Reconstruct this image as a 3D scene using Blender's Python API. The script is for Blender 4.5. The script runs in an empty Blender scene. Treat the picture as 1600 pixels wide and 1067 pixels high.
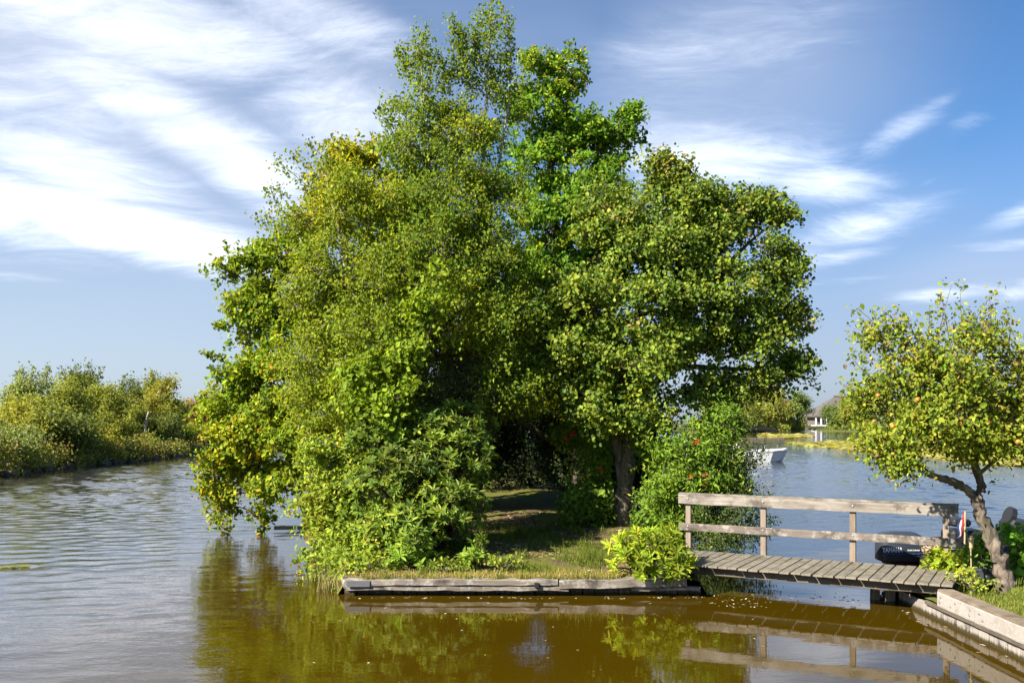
import bpy, math, random
import numpy as np
from mathutils import Vector, Matrix
R = math.radians
scene = bpy.context.scene
COL = scene.collection

# ------------------------------------------------------------------ camera, sky, sun, exposure
F, VH, EYE = 1500.0, 648.0, 2.65          # focal length and horizon row of the photograph (1600 wide), eye height over the water
cam_d = bpy.data.cameras.new('camera')
cam = bpy.data.objects.new('camera', cam_d)
COL.objects.link(cam)
cam.location = (0, 0, EYE)
cam.rotation_euler = (R(90), 0, 0)
cam_d.sensor_width = 36.0
cam_d.lens = 36.0 * F / 1600.0
cam_d.shift_y = (VH - 533.5) / 1600.0
cam_d.clip_start = 0.1
cam_d.clip_end = 9000
scene.camera = cam

SUN_DIR = Vector((-0.84, -0.545, 0.735)).normalized()      # towards the sun: left, a little behind the viewer
SUN_EL = math.asin(SUN_DIR.z)
SUN_ROT = math.atan2(SUN_DIR.x, SUN_DIR.y)
sun_d = bpy.data.lights.new('sun', 'SUN')
sun_d.energy = 5.0
sun_d.angle = R(0.55)
sun_d.color = (1.0, 0.93, 0.82)
sun = bpy.data.objects.new('sun', sun_d)
COL.objects.link(sun)
sun.rotation_euler = (-SUN_DIR).to_track_quat('-Z', 'Y').to_euler()

scene.view_settings.view_transform = 'Standard'
scene.view_settings.look = 'None'
scene.view_settings.gamma = 1
scene.view_settings.use_curve_mapping = False
scene.view_settings.exposure = 1.34
scene.cycles.max_bounces = 8
scene.cycles.diffuse_bounces = 6
scene.cycles.transmission_bounces = 6
scene.cycles.caustics_reflective = False
scene.cycles.caustics_refractive = False


class NT:
    """a thin wrapper to write node trees in few lines"""
    def __init__(self, tree):
        self.t = tree
        self.n = tree.nodes
        self.n.clear()

    def add(self, kind, **kw):
        nd = self.n.new(kind)
        for k, v in kw.items():
            setattr(nd, k, v)
        return nd

    def put(self, sock, v):
        if hasattr(v, 'is_output'):
            self.t.links.new(v, sock)
        elif v is not None:
            sock.default_value = v

    def math(self, op, a, b=0.0, c=None, clamp=False):
        nd = self.add('ShaderNodeMath', operation=op, use_clamp=clamp)
        self.put(nd.inputs[0], a)
        self.put(nd.inputs[1], b)
        if c is not None:
            self.put(nd.inputs[2], c)
        return nd.outputs[0]

    def vmath(self, op, a, b=None):
        nd = self.add('ShaderNodeVectorMath', operation=op)
        self.put(nd.inputs[0], a)
        if b is not None:
            self.put(nd.inputs[1], b)
        return nd.outputs['Value'] if op in ('LENGTH', 'DOT_PRODUCT', 'DISTANCE') else nd.outputs[0]

    def comb(self, x, y, z):
        nd = self.add('ShaderNodeCombineXYZ')
        self.put(nd.inputs[0], x); self.put(nd.inputs[1], y); self.put(nd.inputs[2], z)
        return nd.outputs[0]

    def sep(self, v):
        nd = self.add('ShaderNodeSeparateXYZ')
        self.put(nd.inputs[0], v)
        return nd.outputs

    def mapping(self, v, loc=(0, 0, 0), rot=(0, 0, 0), scale=(1, 1, 1), kind='POINT'):
        nd = self.add('ShaderNodeMapping', vector_type=kind)
        self.put(nd.inputs['Vector'], v)
        nd.inputs['Location'].default_value = loc
        nd.inputs['Rotation'].default_value = rot
        nd.inputs['Scale'].default_value = scale
        return nd.outputs[0]

    def noise(self, v, scale, detail=4.0, rough=0.55, dist=0.0, color=False):
        nd = self.add('ShaderNodeTexNoise')
        self.put(nd.inputs['Vector'], v)
        nd.inputs['Scale'].default_value = scale
        nd.inputs['Detail'].default_value = detail
        nd.inputs['Roughness'].default_value = rough
        nd.inputs['Distortion'].default_value = dist
        return nd.outputs['Color'] if color else nd.outputs['Fac']

    def range(self, v, a, b, c=0.0, d=1.0, smooth=True):
        nd = self.add('ShaderNodeMapRange', interpolation_type='SMOOTHSTEP' if smooth else 'LINEAR')
        self.put(nd.inputs[0], v)
        for i, x in enumerate((a, b, c, d)):
            nd.inputs[i + 1].default_value = x
        return nd.outputs[0]

    def mix(self, f, a, b, mode='MIX'):
        nd = self.add('ShaderNodeMix', data_type='RGBA', blend_type=mode)
        self.put(nd.inputs[0], f)
        self.put(nd.inputs[6], a if hasattr(a, 'is_output') else tuple(a) + (1,) * (4 - len(a)))
        self.put(nd.inputs[7], b if hasattr(b, 'is_output') else tuple(b) + (1,) * (4 - len(b)))
        return nd.outputs[2]

    def bump(self, h, strength=0.5, dist=0.01):
        nd = self.add('ShaderNodeBump')
        self.put(nd.inputs['Height'], h)
        self.put(nd.inputs['Strength'], strength)
        nd.inputs['Distance'].default_value = dist
        return nd.outputs[0]


def build_world():
    w = bpy.data.worlds.new('World')
    scene.world = w
    w.use_nodes = True
    t = NT(w.node_tree)
    sky = t.add('ShaderNodeTexSky', sky_type='NISHITA', sun_disc=False)
    sky.sun_elevation = SUN_EL
    sky.sun_rotation = SUN_ROT
    sky.altitude = 0
    sky.air_density = 1.0
    sky.dust_density = 0.6
    sky.ozone_density = 2.0
    d = t.add('ShaderNodeTexCoord').outputs['Generated']
    x, y, z = t.sep(d)
    az = t.math('MULTIPLY', t.math('ARCTAN2', x, y), 57.2958)
    el = t.math('MULTIPLY', t.math('ARCSINE', z), 57.2958)
    ae = t.comb(az, el, 0)
    # the cloud deck: directions projected on a high plane, so the streaks converge on the horizon
    zz = t.math('ADD', t.math('MAXIMUM', z, 0.0), 0.16)
    plane = t.comb(t.math('DIVIDE', x, zz), t.math('DIVIDE', y, zz), 0)
    wn = t.add('ShaderNodeVectorMath', operation='SCALE')
    t.put(wn.inputs[0], t.vmath('SUBTRACT', t.noise(plane, 0.9, 3, 0.5, color=True), (0.5, 0.5, 0.5)))
    wn.inputs['Scale'].default_value = 0.85
    warp = wn.outputs[0]
    pw = t.vmath('ADD', plane, warp)
    streak = t.noise(t.mapping(pw, rot=(0, 0, R(-14)), scale=(0.8, 2.1, 1)), 1.5, 9, 0.66, 0.25)
    fine = t.noise(t.mapping(pw, rot=(0, 0, R(-24)), scale=(1.0, 2.4, 1)), 5.0, 9, 0.72, 0.2)
    body = t.math('ADD', t.math('MULTIPLY', streak, 0.58), t.math('MULTIPLY', fine, 0.42))
    masks = None
    # cloud masses: azimuth, elevation, half-width, half-height (degrees), roll, weight
    for a, e, rx, ry, roll, wt in CLOUDS:
        m = t.mapping(ae, loc=(a, e, 0), rot=(0, 0, R(roll)), scale=(rx, ry, 1), kind='TEXTURE')
        k = t.range(t.vmath('LENGTH', m), 1.25, 0.1, 0.0, wt)
        masks = k if masks is None else t.math('MAXIMUM', masks, k)
    # elsewhere: a thin scattered cover of the same cirrus
    cover = t.range(t.noise(plane, 0.33, 2, 0.5), 0.42, 0.75, 0.0, 0.12)
    inview = t.math('MULTIPLY', t.range(az, 34, 44), 1.0)
    inview2 = t.math('MAXIMUM', inview, t.range(t.math('MULTIPLY', az, -1.0), 34, 44))
    inview3 = t.math('MAXIMUM', inview2, t.range(el, 24, 32))
    masks = t.math('MAXIMUM', masks, t.math('MULTIPLY', inview3, t.math('ADD', cover, 0.10)))
    dens = t.range(t.math('ADD', body, masks), 0.58, 1.24, 0.0, 1.0)
    dens = t.math('MULTIPLY', t.math('POWER', dens, 1.5), 0.60)
    dens = t.math('MULTIPLY', dens, t.range(el, -0.5, 5.0))
    wht = t.add('ShaderNodeRGB')
    wht.outputs[0].default_value = (16.5, 16.8, 17.8, 1)
    tint = t.mix(1.0, sky.outputs[0], (0.545, 0.836, 1.127), 'MULTIPLY')
    # pale band of moist air low over the water
    haze = t.range(el, 16.0, 3.0, 0.0, 0.62)
    veil = t.mix(t.range(az, -34.0, 34.0), (6.0, 6.5, 7.6), (3.85, 3.85, 5.1))
    col = t.mix(haze, tint, veil)
    # thin high veil round the cloud masses
    vm = None
    for a, e, rx, ry, roll, wt in VEILS:
        m = t.mapping(ae, loc=(a, e, 0), rot=(0, 0, R(roll)), scale=(rx, ry, 1), kind='TEXTURE')
        k = t.range(t.vmath('LENGTH', m), 1.3, 0.2, 0.0, wt)
        vm = k if vm is None else t.math('MAXIMUM', vm, k)
    soft = t.noise(t.mapping(pw, rot=(0, 0, R(-18)), scale=(0.6, 1.5, 1)), 1.1, 5, 0.55, 0.3)
    vm = t.math('MULTIPLY', vm, t.range(soft, 0.28, 0.62, 0.5, 1.0))
    col = t.mix(vm, col, (5.75, 6.35, 7.6))
    col = t.mix(dens, col, wht.outputs[0])
    bg = t.add('ShaderNodeBackground')
    t.put(bg.inputs[0], col)
    bg.inputs[1].default_value = 0.05
    out = t.add('ShaderNodeOutputWorld')
    t.put(out.inputs[0], bg.outputs[0])


def AE(u, v):
    return (math.degrees(math.atan((u - 800) / F)), math.degrees(math.atan((VH - v) / math.hypot(F, u - 800))))


CLOUDS = []
for u, v, ru, rv, roll, wt in [
        (200, 360, 380, 60, -9, .66), (-20, 320, 300, 90, -9, .52), (120, 260, 300, 70, -12, .50), (280, 190, 380, 80, -22, .50),
        (400, 270, 180, 80, -25, .54), (150, 30, 560, 100, -4, .46), (500, 30, 300, 70, -14, .40), (540, 180, 220, 100, -10, .46), (60, 150, 400, 120, -6, .36),
        (20, 432, 90, 12, 0, .30), (120, 420, 70, 12, 0, .22), (1110, 250, 300, 90, -6, .48), (1280, 285, 160, 46, -6, .48),
        (1330, 360, 180, 46, 14, .42), (1290, 405, 150, 22, 8, .38), (1300, 440, 150, 10, 2, .24), (1400, 210, 110, 32, 28, .33),
        (1460, 165, 60, 16, 22, .26), (1500, 205, 60, 26, 30, .20), (1100, 90, 340, 150, 18, .30), (1600, 335, 100, 24, 18, .36),
        (1600, 380, 130, 14, 0, .40), (1490, 458, 160, 18, 2, .38), (1620, 450, 90, 24, 10, .42), (1000, 190, 120, 80, 0, .3),
        (1450, 285, 24, 8, 20, .24), (700, 470, 900, 20, 0, .1)]:
    a, e = AE(u, v)
    CLOUDS.append((a, e, math.degrees(ru / F), math.degrees(rv / F), roll, wt))
VEILS = []
for u, v, ru, rv, roll, wt in [(740, 60, 360, 170, -6, .32), (150, 150, 520, 260, -8, .74), (480, 140, 260, 220, -10, .62), (1120, 130, 330, 230, 8, .40), (1260, 330, 220, 90, 5, .16), (1570, 420, 180, 60, 5, .25), (60, 400, 200, 60, 0, .25)]:
    a, e = AE(u, v)
    VEILS.append((a, e, math.degrees(ru / F), math.degrees(rv / F), roll, wt))
build_world()


# ------------------------------------------------------------------ small tools
def P(u, v, Y):
    """a point of the place: how far right and how high a thing at distance Y stands, measured on the photograph"""
    return np.array([(u - 800) / F * Y, Y, EYE - (v - VH) / F * Y])


def tag(o, label=None, cat=None, group=None, kind=None):
    if label: o['label'] = label
    if cat: o['category'] = cat
    if group: o['group'] = group
    if kind: o['kind'] = kind
    return o


def empty(name, loc, label=None, cat=None, group=None, rz=0.0):
    o = bpy.data.objects.new(name, None)
    o.empty_display_size = 0.3
    o.location = loc
    o.rotation_euler = (0, 0, rz)
    COL.objects.link(o)
    return tag(o, label, cat, group)


def link(name, me, parent=None, mats=()):
    o = bpy.data.objects.new(name, me)
    for m in mats:
        me.materials.append(m)
    COL.objects.link(o)
    if parent is not None:
        o.parent = parent
    return o


def mesh_np(name, V, Fs, col=None, smooth=False, midx=None):
    """mesh from numpy: V (n,3); Fs a list of (m,k) index arrays; col (n,3) leaf or petal colours"""
    me = bpy.data.meshes.new(name)
    V = np.asarray(V, dtype=np.float32)
    me.vertices.add(len(V))
    me.vertices.foreach_set('co', V.ravel())
    Fs = [np.asarray(f, dtype=np.int32) for f in Fs if len(f)]
    loops = np.concatenate([f.ravel() for f in Fs])
    sizes = np.concatenate([np.full(len(f), f.shape[1], dtype=np.int32) for f in Fs])
    starts = np.concatenate([[0], np.cumsum(sizes)[:-1]]).astype(np.int32)
    me.loops.add(len(loops))
    me.loops.foreach_set('vertex_index', loops)
    me.polygons.add(len(sizes))
    me.polygons.foreach_set('loop_start', starts)
    me.polygons.foreach_set('loop_total', sizes)
    me.polygons.foreach_set('use_smooth', np.full(len(sizes), smooth, dtype=bool))
    if midx is not None:
        me.polygons.foreach_set('material_index', np.asarray(midx, dtype=np.int32))
    if col is not None:
        at = me.color_attributes.new('tint', 'FLOAT_COLOR', 'POINT')
        c4 = np.ones((len(V), 4), dtype=np.float32)
        c4[:, :3] = col
        at.data.foreach_set('color', c4.ravel())
    me.update(calc_edges=True)
    return me


class MB:
    """collects boxes, tubes and lathes; build() links them as ONE mesh object"""
    def __init__(self):
        self.v, self.f = [], []

    def add(self, verts, faces):
        o = len(self.v)
        self.v += [tuple(map(float, p)) for p in verts]
        self.f += [tuple(i + o for i in f) for f in faces]
        return self

    def box(self, c, s, ch=0.0, M=None):
        hx, hy, hz = s[0] / 2, s[1] / 2, s[2] / 2
        ch = min(ch, hx * .6, hy * .6, hz * .6)
        vs, idx = [], {}
        if ch <= 0:
            for sx in (-1, 1):
                for sy in (-1, 1):
                    for sz in (-1, 1):
                        vs.append((sx * hx, sy * hy, sz * hz))
            fs = [(0, 1, 3, 2), (4, 6, 7, 5), (0, 4, 5, 1), (2, 3, 7, 6), (0, 2, 6, 4), (1, 5, 7, 3)]
        else:
            for sx in (-1, 1):
                for sy in (-1, 1):
                    for sz in (-1, 1):
                        for ax in range(3):
                            p = [sx * (hx - ch), sy * (hy - ch), sz * (hz - ch)]
                            p[ax] = (sx * hx, sy * hy, sz * hz)[ax]
                            idx[(sx, sy, sz, ax)] = len(vs)
                            vs.append(tuple(p))
            fs = []
            for ax in range(3):
                b, c_ = (ax + 1) % 3, (ax + 2) % 3
                for s_ in (-1, 1):
                    q = []
                    for t1, t2 in ((-1, -1), (1, -1), (1, 1), (-1, 1)):
                        k = [0, 0, 0]
                        k[ax], k[b], k[c_] = s_, t1, t2
                        q.append(idx[(k[0], k[1], k[2], ax)])
                    fs.append(tuple(q if s_ > 0 else q[::-1]))
                for t1 in (-1, 1):
                    for t2 in (-1, 1):
                        k1, k2 = [0, 0, 0], [0, 0, 0]
                        k1[ax], k1[b], k1[c_] = -1, t1, t2
                        k2[ax], k2[b], k2[c_] = 1, t1, t2
                        fs.append((idx[(*k1, b)], idx[(*k2, b)], idx[(*k2, c_)], idx[(*k1, c_)]))
            for sx in (-1, 1):
                for sy in (-1, 1):
                    for sz in (-1, 1):
                        fs.append((idx[(sx, sy, sz, 0)], idx[(sx, sy, sz, 1)], idx[(sx, sy, sz, 2)]))
        out = []
        for p in vs:
            q = Vector(p) + Vector(c)
            out.append(M @ q if M else q)
        return self.add(out, fs)

    def tube(self, pts, rad, n=8, cap=True):
        pts = [Vector(p) for p in pts]
        if not hasattr(rad, '__len__'):
            rad = [rad] * len(pts)
        vs, fs = [], []
        up = None
        for i, p in enumerate(pts):
            d = (pts[min(i + 1, len(pts) - 1)] - pts[max(i - 1, 0)]).normalized()
            if up is None:
                up = Vector((0, 0, 1)) if abs(d.z) < .9 else Vector((1, 0, 0))
            a = d.cross(up).normalized()
            up = a.cross(d).normalized()
            for k in range(n):
                t = 2 * math.pi * k / n
                vs.append(p + (a * math.cos(t) + up * math.sin(t)) * rad[i])
        for i in range(len(pts) - 1):
            for k in range(n):
                fs.append((i * n + k, i * n + (k + 1) % n, (i + 1) * n + (k + 1) % n, (i + 1) * n + k))
        if cap:
            fs.append(tuple(range(n))[::-1])
            fs.append(tuple((len(pts) - 1) * n + k for k in range(n)))
        return self.add(vs, fs)

    def lathe(self, c, prof, n=16):
        vs, fs = [], []
        for r, z in prof:
            for k in range(n):
                t = 2 * math.pi * k / n
                vs.append((c[0] + r * math.cos(t), c[1] + r * math.sin(t), c[2] + z))
        m = len(prof)
        for i in range(m - 1):
            for k in range(n):
                fs.append((i * n + k, i * n + (k + 1) % n, (i + 1) * n + (k + 1) % n, (i + 1) * n + k))
        fs.append(tuple(range(n))[::-1])
        fs.append(tuple((m - 1) * n + k for k in range(n)))
        return self.add(vs, fs)

    def mesh(self, name, smooth=False):
        me = bpy.data.meshes.new(name)
        me.from_pydata(self.v, [], self.f)
        me.polygons.foreach_set('use_smooth', [smooth] * len(me.polygons))
        me.update()
        return me

    def build(self, name, mat, parent=None, smooth=False, kind=None):
        o = link(name, self.mesh(name, smooth), parent, (mat,))
        if kind: o['kind'] = kind
        return o


# ------------------------------------------------------------------ materials
def new_mat(name):
    m = bpy.data.materials.new(name)
    m.use_nodes = True
    t = NT(m.node_tree)
    p = t.add('ShaderNodeBsdfPrincipled')
    o = t.add('ShaderNodeOutputMaterial')
    t.put(o.inputs[0], p.outputs[0])
    return m, t, p, o


def flat_mat(name, col, rough=0.5, metal=0.0, spec=0.5, var=0.12, scale=6.0):
    m, t, p, o = new_mat(name)
    c = t.add('ShaderNodeTexCoord').outputs['Object']
    n = t.noise(c, scale, 5, 0.6)
    t.put(p.inputs['Base Color'], t.mix(n, [x * (1 - var) for x in col], [x * (1 + var) for x in col]))
    t.put(p.inputs['Roughness'], t.range(n, 0.2, 0.8, rough * 0.85, min(1, rough * 1.15)))
    p.inputs['Metallic'].default_value = metal
    p.inputs['Specular IOR Level'].default_value = spec
    return m


def leaf_mat(name, trans=0.35, rough=0.5, spec=0.35, warm=(1.25, 1.12, 0.55)):
    m, t, p, o = new_mat(name)
    a = t.add('ShaderNodeAttribute', attribute_name='tint').outputs['Color']
    t.put(p.inputs['Base Color'], a)
    p.inputs['Roughness'].default_value = rough
    p.inputs['Specular IOR Level'].default_value = spec
    tr = t.add('ShaderNodeBsdfTranslucent')
    t.put(tr.inputs[0], t.mix(1.0, a, warm, 'MULTIPLY'))
    mx = t.add('ShaderNodeMixShader')
    mx.inputs[0].default_value = trans
    t.put(mx.inputs[1], p.outputs[0])
    t.put(mx.inputs[2], tr.outputs[0])
    t.put(o.inputs[0], mx.outputs[0])
    return m


def bark_mat(name, c1, c2, scale=9.0, depth=0.02, moss=0.0):
    m, t, p, o = new_mat(name)
    c = t.add('ShaderNodeTexCoord').outputs['Object']
    cs = t.mapping(c, scale=(1, 1, 0.33))
    n = t.noise(cs, scale, 7, 0.65, 0.4)
    b = t.noise(c, 2.2, 4, 0.6)
    col = t.mix(t.range(n, 0.35, 0.68), c1, c2)
    col = t.mix(t.math('MULTIPLY', t.range(b, 0.48, 0.66), moss), col, (0.06, 0.075, 0.02))
    t.put(p.inputs['Base Color'], col)
    p.inputs['Roughness'].default_value = 0.9
    p.inputs['Specular IOR Level'].default_value = 0.2
    t.put(p.inputs['Normal'], t.bump(n, 0.9, depth))
    return m


def birch_bark():
    m, t, p, o = new_mat('birch_bark')
    c = t.add('ShaderNodeTexCoord').outputs['Object']
    n = t.noise(t.mapping(c, scale=(0.5, 0.5, 3.0)), 5, 5, 0.6)
    b = t.noise(c, 2.0, 3, 0.5)
    col = t.mix(t.range(n, 0.55, 0.66), (0.42, 0.37, 0.31), (0.05, 0.04, 0.035))
    col = t.mix(t.range(b, 0.5, 0.7, 0, .6), col, (0.16, 0.12, 0.09))
    t.put(p.inputs['Base Color'], col)
    p.inputs['Roughness'].default_value = 0.75
    t.put(p.inputs['Normal'], t.bump(n, 0.5, 0.01))
    return m


def wood_mat(name, c1, c2, axis=0, dirt=(0.05, 0.045, 0.03), dirt_amt=0.5, moss_amt=0.0, grooves=0.0, white=0.0, gscale=1.0, wet=0.0):
    """weathered sawn timber: grain along the object's own axis, dark weather stains, optional moss, lichen and milled grooves"""
    m, t, p, o = new_mat(name)
    tc = t.add('ShaderNodeTexCoord').outputs['Object']
    rnd = t.add('ShaderNodeObjectInfo').outputs['Random']
    off = t.add('ShaderNodeVectorMath', operation='SCALE')
    off.inputs[0].default_value = (13.1, 7.7, 5.3)
    t.put(off.inputs['Scale'], rnd)
    c = t.vmath('ADD', tc, off.outputs[0])
    s = [14.0 * gscale] * 3
    s[axis] = 0.9 * gscale
    g = t.noise(t.mapping(c, scale=s), 2.0, 6, 0.65, 0.6)
    blot = t.noise(c, 3.5, 5, 0.62)
    speck = t.noise(c, 38, 3, 0.6)
    col = t.mix(t.range(g, 0.3, 0.7), c1, c2)
    col = t.mix(t.range(rnd, 0, 1, 0.0, 0.35, False), col, [x * 0.62 for x in c1])
    col = t.mix(t.math('MULTIPLY', t.range(blot, 0.47, 0.70), dirt_amt), col, dirt)
    if moss_amt:
        nz = t.sep(t.add('ShaderNodeNewGeometry').outputs['Normal'])[2]
        mk = t.math('MULTIPLY', t.range(nz, 0.3, 0.9), t.range(t.noise(c, 6, 5, 0.7), 0.46, 0.62, 0, moss_amt))
        col = t.mix(mk, col, (0.075, 0.085, 0.028))
    if white:
        wk = t.math('MULTIPLY', t.range(t.noise(c, 5, 6, 0.7), 0.50, 0.62), white)
        col = t.mix(wk, col, (0.42, 0.39, 0.34))
    col = t.mix(t.range(speck, 0.62, 0.72, 0, 0.45), col, [x * 0.4 for x in c1])
    if wet:
        # the band that the water keeps wet: brown slime with a ragged upper edge
        pz = t.sep(t.add('ShaderNodeNewGeometry').outputs['Position'])[2]
        edge = t.math('ADD', pz, t.math('MULTIPLY', t.math('SUBTRACT', g, 0.5), 0.09))
        col = t.mix(t.range(edge, wet, wet * 0.35), col, (0.045, 0.034, 0.012))
    t.put(p.inputs['Base Color'], col)
    p.inputs['Roughness'].default_value = 0.85
    p.inputs['Specular IOR Level'].default_value = 0.25
    h = t.math('ADD', t.math('MULTIPLY', g, 0.7), t.math('MULTIPLY', speck, 0.3))
    if grooves:
        wv = t.add('ShaderNodeTexWave', bands_direction='X' if axis != 0 else 'Y')
        t.put(wv.inputs['Vector'], tc)
        wv.inputs['Scale'].default_value = grooves
        h = t.math('ADD', h, t.math('MULTIPLY', wv.outputs['Fac'], 1.2))
    t.put(p.inputs['Normal'], t.bump(h, 0.6, 0.006))
    return m


M = {}
M['leaf'] = leaf_mat('leaf', 0.45, 0.6, 0.16)
M['leaf_glossy'] = leaf_mat('glossy_leaf', 0.38, 0.52, 0.22)
M['leaf_thin'] = leaf_mat('thin_leaf', 0.52, 0.6, 0.14)
M['petal'] = leaf_mat('petal', 0.2, 0.7, 0.2, (1, 1, 1))
M['grass'] = leaf_mat('grass_blade', 0.35, 0.6, 0.2)
M['bark_alder'] = bark_mat('alder_bark', (0.08, 0.06, 0.045), (0.24, 0.185, 0.14), 10, 0.03, 0.35)
M['bark_oak'] = bark_mat('oak_bark', (0.045, 0.036, 0.028), (0.14, 0.11, 0.085), 11, 0.03, 0.3)
M['bark_apple'] = bark_mat('apple_bark', (0.085, 0.066, 0.05), (0.26, 0.205, 0.16), 12, 0.04, 0.35)
M['bark_grey'] = bark_mat('grey_bark', (0.07, 0.055, 0.045), (0.20, 0.17, 0.14), 12, 0.015, 0.2)
M['bark_birch'] = birch_bark()
M['wood_rail'] = wood_mat('rail_wood', (0.185, 0.155, 0.125), (0.323, 0.288, 0.245), 0, (0.075, 0.06, 0.048), 0.85, 1.0, 0, 0.25)
M['wood_lower'] = wood_mat('lower_rail_wood', (0.138, 0.110, 0.089), (0.258, 0.219, 0.185), 0, (0.055, 0.043, 0.034), 0.95, 0.6, 0, 0.5)
M['wood_post'] = wood_mat('post_wood', (0.215, 0.163, 0.120), (0.310, 0.249, 0.194), 2, (0.10, 0.08, 0.055), 0.5)
M['wood_deck'] = wood_mat('deck_wood', (0.215, 0.185, 0.14), (0.325, 0.285, 0.22), 1, (0.12, 0.105, 0.07), 0.6, 0.35, 23.0)
M['wood_stringer'] = wood_mat('stringer_wood', (0.12, 0.095, 0.065), (0.20, 0.165, 0.12), 0, (0.05, 0.045, 0.03), 0.6)
M['wood_cap'] = wood_mat('quay_beam_wood', (0.17, 0.14, 0.11), (0.30, 0.26, 0.215), 0, (0.045, 0.036, 0.028), 0.85, 0.35, 0, 0.7)
M['wood_sheet'] = wood_mat('quay_plank_wood', (0.10, 0.08, 0.06), (0.22, 0.185, 0.15), 2, (0.03, 0.024, 0.018), 0.8, wet=.05)
M['wood_pale'] = wood_mat('pale_beam_wood', (0.327, 0.292, 0.254), (0.430, 0.391, 0.348), 1, (0.20, 0.165, 0.13), 0.45)
M['wood_stained'] = wood_mat('stained_plank_wood', (0.258, 0.224, 0.189), (0.413, 0.370, 0.327), 2, (0.03, 0.026, 0.022), 1.0, wet=.075)
M['wood_captop'] = wood_mat('cap_board_wood', (0.206, 0.155, 0.107), (0.292, 0.232, 0.172), 1, (0.10, 0.075, 0.05), 0.8, 0.3)
M['canvas'] = flat_mat('dark_canvas', (0.012, 0.012, 0.014), 0.95, 0, 0.1)
M['steel'] = flat_mat('galvanised_steel', (0.45, 0.45, 0.44), 0.45, 0.85)
M['plate'] = flat_mat('weathered_plate', (0.16, 0.165, 0.17), 0.6, 0.5)
M['black'] = flat_mat('black_rubber', (0.018, 0.018, 0.02), 0.45)
M['motor'] = flat_mat('dark_motor_cowl', (0.035, 0.042, 0.058), 0.32, 0.0, 0.5, 0.1)
M['motor_low'] = flat_mat('motor_leg_paint', (0.02, 0.022, 0.027), 0.4)
M['white'] = flat_mat('white_gelcoat', (0.80, 0.79, 0.76), 0.3, 0, 0.5, 0.03)
M['print'] = flat_mat('white_print', (0.78, 0.78, 0.77), 0.5, 0, 0.3, 0.02)
M['blue'] = flat_mat('blue_stripe', (0.03, 0.10, 0.42), 0.4)
M['red'] = flat_mat('red_cloth', (0.60, 0.03, 0.025), 0.8)
M['flag_white'] = flat_mat('white_cloth', (0.78, 0.76, 0.74), 0.8)
M['flag_blue'] = flat_mat('blue_cloth', (0.03, 0.06, 0.20), 0.8)
M['grey_plastic'] = flat_mat('grey_plastic', (0.35, 0.34, 0.33), 0.5)
M['pot'] = flat_mat('dark_pot', (0.03, 0.036, 0.045), 0.55)
M['bamboo'] = flat_mat('bamboo', (0.42, 0.33, 0.19), 0.6, 0, 0.3, 0.25, 20)
M['glass_dark'] = flat_mat('tinted_glass', (0.06, 0.075, 0.085), 0.08, 0, 0.6)
M['thatch'] = flat_mat('thatch', (0.125, 0.112, 0.10), 0.95, 0, 0.1, 0.3, 3)
M['house_white'] = flat_mat('white_wall_paint', (0.78, 0.76, 0.72), 0.7, 0, 0.3, 0.04)
M['brick_wall'] = flat_mat('brown_wall', (0.15, 0.115, 0.09), 0.85)
M['apple'] = flat_mat('apple_skin', (0.46, 0.19, 0.035), 0.35, 0, 0.5, 0.55, 14)
M['berry'] = flat_mat('red_berry', (0.55, 0.025, 0.012), 0.3)
M['driftwood'] = wood_mat('driftwood', (0.40, 0.33, 0.26), (0.55, 0.47, 0.38), 0, (0.2, 0.15, 0.1), 0.4)
M['stone'] = flat_mat('dark_wet_stone', (0.115, 0.095, 0.07), 0.85, 0, 0.3, 0.5, 3)

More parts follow.
